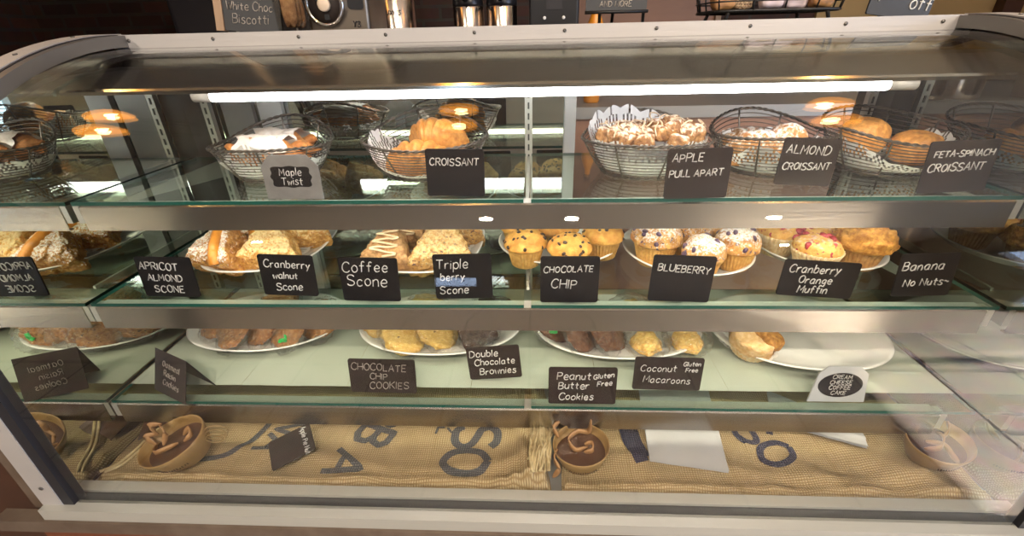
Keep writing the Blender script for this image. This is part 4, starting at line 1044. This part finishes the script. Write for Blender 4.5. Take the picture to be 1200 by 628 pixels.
print_on(sk1, 1, [[(-.17, .606), (-.168, .622), (-.155, .622)], [(-.150, .621), (-.140, .608), (-.128, .618)], [(-.12, .622), (-.118, .614)]], .0022, name='small_print')
print_on(sk2, 2, letter('O', .447, .578, .068, .95, -PI/2+.5), .0058, 'navy')
print_on(sk2, 2, letter('S', .425, .628, .066, 1.0, -PI/2+.5), .0058, 'navy')
print_on(sk2, 2, [[(.188, .66), (.190, .60), (.205, .55)], [(.202, .66), (.206, .60), (.214, .56)]], [.012, .008], 'navy', 'printed_patch')
# gathered frayed mouth of the left sack
o = thing('sack_tie', 'frayed bunch of jute gathered between the two burlap sacks', 'jute tie', (.040, .56, DZ+.02))
mb = MB(); r = random.Random(5)
for i in range(46):
    x = -.012+r.uniform(-.010, .022); y0, y1 = r.uniform(-.062,-.03), r.uniform(.02,.085)
    pts = [(x+r.uniform(-.006,.006)-.010*(1-t), y0+(y1-y0)*t, .022+.014*math.sin(t*PI)+r.uniform(-.004,.006)) for t in (0,.25,.5,.75,1)]
    mb.tube(spline(pts, 3), r.uniform(.0012,.0028), 5)
mb.build('strands', M['rope'], o)
# two cords looping out of the left sack
o = thing('jute_cord', 'two pale cords curling out of the burlap at the mirrored left end', 'cord', (-.69, .55, DZ+.01))
for dx in (0, .009):
    mb = MB(); mb.tube(spline([(.022+dx, .062, .020), (-.002+dx, .035, .022), (-.018+dx, .005, .012), (-.030+dx, -.030, .008), (-.045+dx, -.050, .012)], 6), .0028, 6); mb.build('cord', M['rope'], o)
o = thing('burlap_scrap', 'dark brown cloth scrap folded behind the left tan bowl', 'cloth scrap', (-.690, .612, DZ+.012), (.1,0,.3))
mb = MB(); mb.grid(14, 12, lambda i, j: (-.045+.09*i/13, -.03+.06*j/11, .012+.010*math.sin(i*.5)*math.cos(j*.35)+.01*j/11)); mb.grid(14, 12, lambda i, j: (-.045+.09*i/13, -.03+.06*j/11, .009+.010*math.sin(i*.5)*math.cos(j*.35)+.01*j/11)); mb.build('cloth', M['coffee'], o)

def ribbon(mb, pts, w, th=.0012, n=6):
    """thin curled strip following pts, standing on edge"""
    P_ = [Vector(p) for p in spline(pts, n)]; m = len(P_); vs = []
    for i, p in enumerate(P_):
        t = (P_[min(m-1, i+1)]-P_[max(0, i-1)]).normalized(); up = Vector((0,.35,1)); up = (up - t*up.dot(t)).normalized(); s_ = t.cross(up)
        ww = w*min(1, .35+min(i, m-1-i)*.2)
        vs += [p-up*ww-s_*th, p-up*ww+s_*th, p+up*ww+s_*th, p+up*ww-s_*th]
    fs = []
    for i in range(m-1):
        for k in range(4):
            fs.append((i*4+k, i*4+(k+1) % 4, i*4+4+(k+1) % 4, i*4+4+k))
    fs += [(3,2,1,0), tuple((m-1)*4+k for k in range(4))]
    mb.add(vs, fs, 0, True)
def bowl(label, loc, rot, a, b, h, curls, handle=True, seed=0):
    o = thing('cup_bowl', label, 'bowl', loc, rot, 'tan cup-shaped bowls on the burlap')
    mb = MB()
    prof = [(.02,0), (.62,0), (.70,.004), (.86,h*.45), (.97,h*.85), (1,h), (.985,h+.0012), (.955,h), (.93,h*.85), (.82,h*.5), (.02,h*.5)]
    mb.lathe(prof, 56, 0, None, lambda an, r, z: (a*r*math.cos(an), b*r*math.sin(an), z)); mb.build('shell', M['pot'], o)
    mb = MB(); mb.lathe([(.0005, h*.62), (.5, h*.64), (.90, h*.62)], 40, 0, None, lambda an, r, z: (a*r*math.cos(an), b*r*math.sin(an), z+.002*math.sin(an*3+r*5)), True, False); mb.build('filling', M['coffee'], o)
    for c_ in curls:
        mb = MB(); ribbon(mb, c_, .0042); mb.build('ribbon_curl', M['ribbon'], o)
    mb = MB(); r = random.Random(seed)
    for i in range(13):
        an = -PI/2 - .55 + 1.1*i/12; z = h*.42
        x, y = a*.865*math.cos(an), b*.865*math.sin(an)
        mb.tube([(x*1.006, y*1.012, z-.0018), (x*1.006+r.uniform(-.001,.001), y*1.012, z+r.uniform(.0008,.0026))], .0007, 5)
    mb.build('stamped_marks', M['mark'], o)
    if handle:
        for q in range(3):
            mb = MB(); k = 1+.12*q
            mb.tube([(a*.93+.016*k*(1+math.cos(t)), .004*q-.004, h*.55+.013*k*math.sin(t)+.004*q) for t in [i*2*PI/28 for i in range(28)]], .0009, 5, True); mb.build('handle_strand', M['raffia'], o)
    return o
bowl('wide tan bowl of wood curls, tipped up at the mirrored left end', (-.604, .545, DZ+.017), (.22, -.28, .10), .060, .048, .050,
     [[(-.045,.010,.036),(-.030,-.012,.044),(-.008,-.012,.046),(.008,-.002,.040)], [(-.020,.0,.042),(-.012,.012,.055),(-.004,.010,.066),(-.012,.020,.074)], [(-.040,.008,.040),(-.046,.014,.062),(-.030,.018,.058),(-.026,.02,.080),(-.010,.022,.072)], [(.012,.012,.040),(.028,.016,.050),(.034,.004,.046),(.022,-.004,.042)]], True, 1)
bowl('small tan bowl of wood curls, in the middle between the two sacks', (.098, .548, DZ+.014), (.12, -.06, 0), .048, .042, .048,
     [[(.012,.0,.040),(-.010,-.006,.042),(-.020,.008,.050),(-.004,.018,.058),(.014,.014,.062),(.018,.016,.090)], [(.004,-.010,.040),(.018,-.010,.046),(.018,.002,.048),(.006,.002,.044)], [(-.040,-.006,.044),(-.046,-.020,.040),(-.040,-.032,.028),(-.050,-.034,.008)], [(-.036,.012,.050),(-.044,.022,.064),(-.034,.03,.070)]], False, 2)
bowl('dark shadowed tan bowl of wood curls, at the right-hand end', (.698, .572, DZ+.014), (.15, -.10, .2), .050, .043, .048,
     [[(-.030,-.004,.040),(-.014,-.012,.050),(.000,-.002,.056),(.006,.012,.050)], [(-.018,.006,.042),(-.006,-.010,.052),(-.002,-.026,.044),(.004,-.034,.034)], [(.010,.004,.042),(.024,.010,.052),(.030,.022,.060)]], False, 3)
# chalk card dropped on the sack
o = thing('chalkboard_card', 'black chalk card lying askew on the left burlap sack', 'sign', (-.421, .557, DZ+.026), (math.radians(9), math.radians(2), math.radians(-57)), 'chalkboard price cards')
mb = MB(); mb.prism(rrect(.068, .074, .004, None, -.037), 'z', 0, .0024); mb.build('board', M['board_brown'], o)
mb = MB()
for p in write_lines([('Apple Pie Nut', -.031, .020, .0085, 0)], 23): mb.tube([(a, b, .0030) for a, b in p], .0006, 5)
mb.build('lettering', M['chalk'], o)
def flat_bag(label, pts, loc, seed):
    o = thing('paper_bag', label, 'paper bag', loc, group='white paper bags on the burlap')
    mb = MB(); nu, nv = 22, 26
    def Z(u, v): return .0015*N((u*3, v*3, seed), 1.6, seed) - .002*abs(math.sin(v*PI*2.0)) + .003*u*v
    def P(u, v):
        (ax, ay), (bx, by), (cx, cy), (dx, dy) = pts
        return ((ax*(1-u)+bx*u)*(1-v)+(dx*(1-u)+cx*u)*v, (ay*(1-u)+by*u)*(1-v)+(dy*(1-u)+cy*u)*v)
    for dz in (.0045, 0):
        mb.grid(nu, nv, lambda i, j: (*P(i/(nu-1), j/(nv-1)), dz+Z(i/(nu-1), j/(nv-1))))
    for i, j in ((0, None), (nu-1, None)):
        pass
    mb.build('folded_sheet', M['bag'], o); return o
flat_bag('white folded paper bag lying flat on the right burlap sack', [(-.080,-.095), (.045,-.115), (.080,.10), (-.060,.10)], (.294, .636, DZ+.024), 1)
flat_bag('white paper bag half hidden under the lowest shelf rail', [(-.075,.005), (.060,-.050), (.072,-.01), (-.05,.09)], (.540, .628, DZ+.022), 2)

# ================================================================== THINGS ON TOP OF THE CASE AND ON THE BACK COUNTER
TZ = 1.3182
# chalkboard for the biscotti, in a timber easel frame
o = thing('chalkboard_sign', 'small chalkboard reading White Choc Biscotti with a light timber side', 'sign', (-.548, 1.0, TZ), (math.radians(-7), math.radians(5), 0))
mb = MB(); mb.box((-.058, 0, .002), (.058, .006, .165)); mb.build('board', M['board_blue'], o)
mb = MB(); mb.box((-.074, -.003, 0), (-.058, .010, .175)); mb.build('timber_side', M['wood_tan'], o)
mb = MB(); mb.prism([(.006, .12), (.008, .12), (.05, .0), (.044, 0)], 'x', -.01, .01); mb.build('easel_leg', M['wood_tan'], o)
chalk_mesh([('Cranberry', -.048, .060, .017, .02), ('White Choc', -.050, .040, .014, .0), ('Biscotti', -.040, .016, .016, .02)], .0009, -.0008, 31).build('lettering', M['chalk_dim'], o)
# jar of biscotti
o = thing('biscotti_jar', 'clear square jar of brown biscotti beside the chalkboard sign', 'jar', (-.460, 1.0, TZ), (0, 0, -.05))
mb = MB()
mb.box((-.024, -.024, 0), (.024, .024, .004)); 
for a, b in (((-.024,-.024,.004),(.024,-.021,.15)), ((-.024,.021,.004),(.024,.024,.15)), ((-.024,-.021,.004),(-.021,.021,.15)), ((.021,-.021,.004),(.024,.021,.15))): mb.box(a, b)
mb.build('glass_body', M['jar_glass'], o)
mb = MB(); mb.box((-.026,-.026,.15), (.026,.026,.165)); mb.build('lid', M['wood_tan'], o)
for i in range(3):
    b_ = thing('biscotti', ['brown biscotti at the front of the square jar', 'brown biscotti in the middle of the square jar', 'brown biscotti at the back of the square jar'][i], 'biscotti', (-.461+.003*i, .986+.014*i, TZ+.006), (0, .06-.06*i, -.05), 'biscotti in the jar')
    mb = MB(); blob(mb, [(1,0,0,.014),(-1,0,0,.014),(0,1,0,.006),(0,-1,0,.006),(0,0,1,.056),(0,0,-1,.056)], 6, 3, .002, 60, 70+i)
    for v in mb.v: v.z += .057
    mb.build('crumb', M['biscotti'], b_)
# coffee grinder with a round chrome dial
o = thing('coffee_grinder', 'steel coffee grinder with a large round chrome dial', 'coffee grinder', (-.383, 1.03, TZ), (0, math.radians(2), 0))
mb = MB(); mb.prism(rrect(.128, .13, .008), 'z', 0, .24, 0, Matrix.Translation((0, -.0, 0)) ) 
for v in mb.v: v.y -= .0
mb.build('housing', M['steel_warm'], o)
T = Matrix.Translation((-.022, 0, .047)) @ Matrix.Rotation(PI/2, 4, 'X')
mb = MB(); mb.tube([(-.022+.036*math.cos(a), -.006, .047+.036*math.sin(a)) for a in [2*PI*i/48 for i in range(48)]], .0042, 10, True); mb.build('dial_ring', M['chrome'], o)
mb = MB(); mb.lathe([(.001, 0), (.034, 0), (.034, .004), (.001, .0045)], 40, 0, T); mb.build('dial_face', M['board_brown'], o)
mb = MB(); mb.lathe([(.001, .004), (.0125, .004), (.0125, .011), (.010, .0125), (.001, .013)], 28, 0, T); mb.build('dial_button', M['ivory'], o)
for a in (.9, 2.6, 4.9):
    mb = MB(); mb.box((-.022+.015*math.cos(a)-.005, -.0075, .047+.022*math.sin(a)-.005), (-.022+.015*math.cos(a)+.005, -.004, .047+.022*math.sin(a)+.005))
    mb.build('dial_mark', M['black'], o)
mb = MB(); mb.prism(rrect(.032, .05, .006, .024, .040), 'y', -.003, .001); mb.build('display', M['black'], o)
chalk_mesh([('Y3', .030, .009, .010, 0)], .0011, -.0015, 33).build('emblem', M['black'], o)
# easel chalkboard AND MORE
o = thing('chalkboard_sign', 'chalkboard on a small black easel reading AND MORE', 'sign', (.176, 1.0, TZ), (math.radians(-6), 0, 0))
mb = MB(); mb.box((-.060, 0, .024), (.056, .005, .14)); mb.build('board', M['board_blue'], o)
for x in (-.032, .052):
    mb = MB(); mb.tube([(x, .008, 0), (x, .008, .10)], .003, 8); mb.build('easel_leg', M['wire_black'], o)
mb = MB(); mb.tube([(0, .012, .10), (0, .065, .0)], .003, 8); mb.build('easel_leg', M['wire_black'], o)
mb = MB(); mb.tube([(-.062, -.004, .021), (.058, -.004, .021)], .003, 8); mb.build('easel_ledge', M['wire_black'], o)
chalk_mesh([('AND MORE', -.034, .030, .0095, 0)], .0009, -.0008, 35).build('lettering', M['chalk_dim'], o)
# card with an arrow
o = thing('chalkboard_card', 'slate card with a chalk arrow and the word off', 'sign', (.700, 1.0, TZ), (math.radians(-6), math.radians(8), 0))
mb = MB(); mb.prism(rrect(.116, .12, .003), 'y', 0, .004); mb.build('board', M['board_blue'], o)
mb = MB(); mb.prism([(.004,0),(.04,0),(.004,.05)], 'x', -.012, .012); mb.build('foot', M['dark_metal'], o)
mb = chalk_mesh([('<', -.048, .018, .020, .05), ('off', .016, .016, .021, .03)], .0013, -.0008, 36); mb.build('lettering', M['chalk'], o)
# wire basket of packets
o = thing('wire_basket', 'black wire basket of packets standing on top of the case', 'basket', (.463, 1.02, TZ), (0, 0, .03))
def bk(t, an):
    e = 4; c_, s_ = math.cos(an), math.sin(an); k = (abs(c_)**e+abs(s_)**e)**(-1/e)*(.86+.14*t)
    return Vector((.138*k*c_, .085*k*s_, .016+.085*t))
for t in (0, .18, .36, .54, .72, .9, 1):
    mb = MB(); mb.tube([bk(t, 2*PI*i/72) for i in range(72)], .0026 if t in (0, 1) else .0013, 6, True); mb.build('wire_hoop', M['wire_black'], o)
for i in range(14):
    mb = MB(); mb.tube([bk(t/5, 2*PI*(i+.5)/14) for t in range(6)], .0024 if i % 3 == 0 else .0014, 6); mb.build('upright', M['wire_black'], o)
mb = MB()
for y in (-.05, -.025, 0, .025, .05): mb.tube([(-.115, y, .016), (.115, y, .016)], .0015, 6)
mb.build('base_grid', M['wire_black'], o)
for sx in (-1, 1):
    for sy in (-1, 1):
        mb = MB(); mb.tube([(.09*sx, .05*sy, .016), (.095*sx, .052*sy, .0)], .0035, 8); mb.build('foot', M['wire_black'], o)
for i, (x, mt, lab) in enumerate([(-.085, 'pouch_brown', 'brown packet at the left of the black basket'), (-.045, 'granola', 'speckled granola packet second from the left in the black basket'), (.005, 'pouch', 'pale packet in the middle of the black basket'), (.055, 'pouch', 'pale packet right of the middle one in the black basket'), (.098, 'pouch_brown', 'dark packet at the right of the black basket')]):
    p_ = thing('snack_packet', lab, 'packet', (.463+x*.98, 1.01+.012*(i % 2), TZ+.0185), (-.15, .06*(i-2), .1), 'packets in the black wire basket')
    mb = MB(); blob(mb, [(1,0,0,.022),(-1,0,0,.022),(0,1,0,.014),(0,-1,0,.014),(0,0,1,.045),(0,0,-1,.036)], 5, 4, .004, 40, 40+i)
    for v in mb.v: v.z += .037
    mb.build('pouch', M[mt], p_)
    if mt == 'pouch':
        mb = MB(); mb.grid(8, 6, lambda i_, j_: (-.016+.032*i_/7, -.0150, .020+.014*j_/5)); mb.build('label_band', M['granola'], p_)

# back counter with its machines
BZ = 1.045
o = thing('back_counter', 'brown back counter with a pale steel edge behind the case', 'counter', (0, 2.3, 0))
mb = MB(); mb.box((-2.2, 1.92, 0), (2.6, 2.62, 1.0)); mb.build('cabinet', M['backcab'], o, Vector(o.location))
mb = MB(); mb.box((-2.22, 1.90, 1.0), (2.62, 2.64, BZ)); mb.build('worktop', M['grey_paint'], o, Vector(o.location))
o = thing('coffee_machine', 'tall black coffee machine with a grey hose against the dark brick', 'coffee machine', (-1.36, 2.25, BZ))
mb = MB(); mb.prism(rrect(.30, .32, .03), 'z', 0, .50); 
for v in mb.v: v.y -= .16
mb.build('body', M['blackmatt'], o)
mb = MB(); mb.prism(rrect(.38, .30, .05), 'z', .50, .58)
for v in mb.v: v.y -= .16
mb.build('hopper', M['black'], o)
mb = MB(); mb.tube(spline([(.02, -.18, .44), (.07, -.19, .43), (.13, -.2, .36), (.17, -.2, .26), (.2, -.2, .1), (.2, -.2, .006)], 6), .006, 8); mb.build('hose', M['cord'], o)
o = thing('brewer', 'black brewer with a thin cord behind the chalkboard sign', 'brewer', (-1.0, 2.2, BZ))
mb = MB(); mb.prism(rrect(.20, .26, .02), 'z', 0, .60)
for v in mb.v: v.y -= .12
mb.build('body', M['blackmatt'], o)
mb = MB(); mb.tube(spline([(.02, -.135, .55), (.03, -.14, .45), (.045, -.14, .3), (.04, -.14, .1)], 6), .004, 6); mb.build('cord', M['cord'], o)
def can_(label, x, y, r, h, name, cat, m, lidm, text=None, grp=None):
    o = thing(name, label, cat, (x, y, BZ), group=grp)
    mb = MB(); mb.lathe([(r*.97, 0), (r, .006), (r, h), (r*.97, h+.004)], 48); mb.build('body', M[m], o)
    mb = MB(); mb.lathe([(r*.98, h+.004), (r*1.0, h+.012), (r*.95, h+.05), (r*.6, h+.075), (.001, h+.078)], 40); mb.build('lid', M[lidm], o)
    mb = MB(); mb.tube([(0, -r*.6, h+.03), (0, -r-.03, h+.035), (0, -r-.045, h+.02)], .010, 8); mb.build('spout', M[lidm], o)
    if text:
        mb = MB()
        for p in write_lines([(text, -text_width(text, .022)/2, h-.055, .022, 0)], 3):
            mb.tube([((r+.001)*math.sin(a/r), -(r+.001)*math.cos(a/r), b) for a, b in p], .0016, 5)
        mb.build('lettering', M['black'], o)
    return o
can_('steel airpot with a black lid and small lettering', -.512, 1.98, .074, .395, 'airpot', 'airpot', 'airpot', 'black', 'Luxus')
can_('narrow steel dispenser with a black lid, left of its pair', -.235, 2.0, .060, .36, 'drink_dispenser', 'dispenser', 'airpot', 'black', None, 'narrow dispensers')
can_('narrow steel dispenser with a black lid, right of its pair', -.105, 2.0, .060, .36, 'drink_dispenser', 'dispenser', 'airpot', 'black', None, 'narrow dispensers')
o = thing('hot_water_tower', 'black hot water tower with two small white buttons', 'water dispenser', (.095, 2.05, BZ))
mb = MB(); mb.prism(rrect(.19, .2, .012), 'z', 0, .55)
for v in mb.v: v.y -= .1
mb.build('body', M['black'], o)
mb = MB(); mb.box((-.03, -.103, .345), (.03, -.099, .385)); mb.build('recess', M['blackmatt'], o)
for x in (-.036, .036):
    mb = MB(); mb.tube([(x, -.10, .318), (x, -.106, .318)], .006, 12); mb.build('button', M['paper'], o)
o = thing('syrup_bottle', 'amber syrup bottle with a dark cap beside the water tower', 'bottle', (.265, 2.05, BZ))
mb = MB(); mb.lathe([(.03, 0), (.034, .01), (.034, .26), (.030, .30), (.013, .345), (.012, .37)], 28); mb.build('body', M['orange'], o)
mb = MB(); mb.lathe([(.015, .37), (.015, .395), (.001, .397)], 20); mb.build('cap', M['black'], o)
o = thing('wall_panel', 'dark timber frame panel on the brick wall above the back counter', 'wall panel', (.62, 2.97, 1.15))
mb = MB(); mb.box((-.55, 0, 0), (.45, .03, .7)); mb.build('panel', M['backcab'], o)
for x in (-.55, .43):
    mb = MB(); mb.box((x, -.02, 0), (x+.03, 0, .7)); mb.build('rail', M['wood_tan'], o)
o = thing('door_post', 'dark upright post on the tan wall at the far right', 'post', (2.62, 2.95, 0))
mb = MB(); mb.box((-.05, -.03, 0), (.05, .03, 2.6)); mb.build('post', M['wood_dark'], o)
o = thing('chalkboard_sign', 'tall slate board leaning on the tan wall behind the doorway', 'sign', (1.93, 2.90, 0), (math.radians(-2), 0, 0))
mb = MB(); mb.box((-.14, 0, .0), (.14, .02, .98)); mb.build('board', M['board_blue'], o)
mb = MB(); mb.box((-.16, -.004, 0), (-.14, .024, 1.0)); mb.box((.14, -.004, 0), (.16, .024, 1.0)); mb.build('frame', M['wood_dark'], o)

# ================================================================== LIGHTS OF THE ROOM
for i, (x, y, lab) in enumerate([(-1.40, .93, 'amber glass pendant over the wooden counter, aisle row'), (-.22, .93, 'amber glass pendant over the middle of the case, aisle row'), (.93, .93, 'amber glass pendant over the dim end of the case, aisle row'), (-1.40, .76, 'amber glass pendant over the wooden counter, shop row'), (-.22, .76, 'amber glass pendant over the middle of the case, shop row'), (.93, .76, 'amber glass pendant over the dim end of the case, shop row')]):
    z = 2.05
    o = thing('pendant_lamp', lab, 'pendant lamp', (x, y, z), group='amber pendants over the case')
    mb = MB(); mb.lathe([(.020, .12), (.034, .10), (.056, .04), (.064, 0), (.061, 0), (.053, .04), (.032, .097), (.018, .116)], 36, 0, None, None, True, False); mb.build('shade', M['amber'], o)
    mb = MB(); v, f = ico(2); mb.add([Vector((p.x*.022, p.y*.022, p.z*.030+.05)) for p in v], f, 0, True); mb.build('bulb', M['bulb'], o)
    mb = MB(); mb.tube([(0, 0, .12), (0, 0, H-z)], .004, 8); mb.build('cord', M['black'], o)
for i, (x, y) in enumerate([(-.28, -1.16), (.26, -1.16), (1.5, -1.16), (-2.4, -2.4), (2.3, -2.8)]):
    o = thing('downlight', ['recessed ceiling downlight behind the viewer, brick side of a pair', 'recessed ceiling downlight behind the viewer, window side of a pair', 'recessed ceiling downlight over the sunny side of the shop floor', 'added downlight brightening the floor, in the corner by the side brick wall', 'added downlight brightening the floor, in the corner by the shop window'][i], 'ceiling light', (x, y, H-.012), group='recessed downlights')
    mb = MB(); mb.lathe([(.055, .012), (.058, 0), (.045, 0), (.043, .010)], 32, 0, None, None, True, False); mb.build('trim_ring', M['white_paint'], o)
    mb = MB(); mb.lathe([(.001, .007), (.043, .007)], 28, 0, None, None, True, False); mb.build('lens', M['can'], o)
    ld = bpy.data.lights.new('downlight_beam', 'SPOT'); ld.energy = 72; ld.color = (1, .86, .70); ld.spot_size = 1.0; ld.spot_blend = .8; ld.shadow_soft_size = .04
    lo = bpy.data.objects.new('downlight_beam', ld); C.objects.link(lo); lo.location = (0, 0, -.02); lo.parent = o
    if abs(x) > 2: ld.energy = 190; ld.spot_size = 1.5  # corner pair is added, to brighten the floor that the rails reflect
    lo.rotation_euler = ((Vector((x*.35, -.35, 0)) if abs(x) > 2 else Vector((x*.8, .8, 1.25))) - Vector((x, y, H))).to_track_quat('-Z', 'Y').to_euler()
sd = bpy.data.lights.new('sun', 'SUN'); sd.energy = 32; sd.angle = .02; sd.color = (1, .95, .88)
so = bpy.data.objects.new('sun', sd); C.objects.link(so); so.location = (6, -1, 4)
so.rotation_euler = Vector((-1.0, .06, -1.07)).to_track_quat('-Z', 'Y').to_euler()
wd = bpy.data.worlds.new('sky'); bpy.context.scene.world = wd; wd.use_nodes = True
nt = wd.node_tree; bg = nt.nodes['Background']; bg.inputs[0].default_value = (.55, .70, 1, 1); bg.inputs[1].default_value = 4.5

# ================================================================== CAMERA
cd = bpy.data.cameras.new('camera'); cd.sensor_width = 36; cd.lens = 525.85/1200*36; cd.clip_start = .01; cd.clip_end = 60
cam = bpy.data.objects.new('camera', cd); C.objects.link(cam)
fw = Vector((-.04523316, .88837857, -.45687796)).normalized(); rt = Vector((.99925958, .04019671, -.02077091)); rt = (rt - fw*rt.dot(fw)).normalized(); up = rt.cross(fw)
mw = Matrix(((rt.x, up.x, -fw.x, .0129), (rt.y, up.y, -fw.y, 0), (rt.z, up.z, -fw.z, 1.30), (0, 0, 0, 1)))
cam.matrix_world = mw
sc = bpy.context.scene; sc.camera = cam
sc.view_settings.view_transform = 'Standard'; sc.view_settings.look = 'None'; sc.view_settings.exposure = .62; sc.view_settings.gamma = 1; sc.view_settings.use_curve_mapping = False
cy = sc.cycles
cy.max_bounces = 14; cy.transparent_max_bounces = 48; cy.glossy_bounces = 8; cy.diffuse_bounces = 3; cy.transmission_bounces = 6
cy.caustics_reflective = False; cy.caustics_refractive = False; cy.use_denoising = True; cy.sample_clamp_indirect = 6
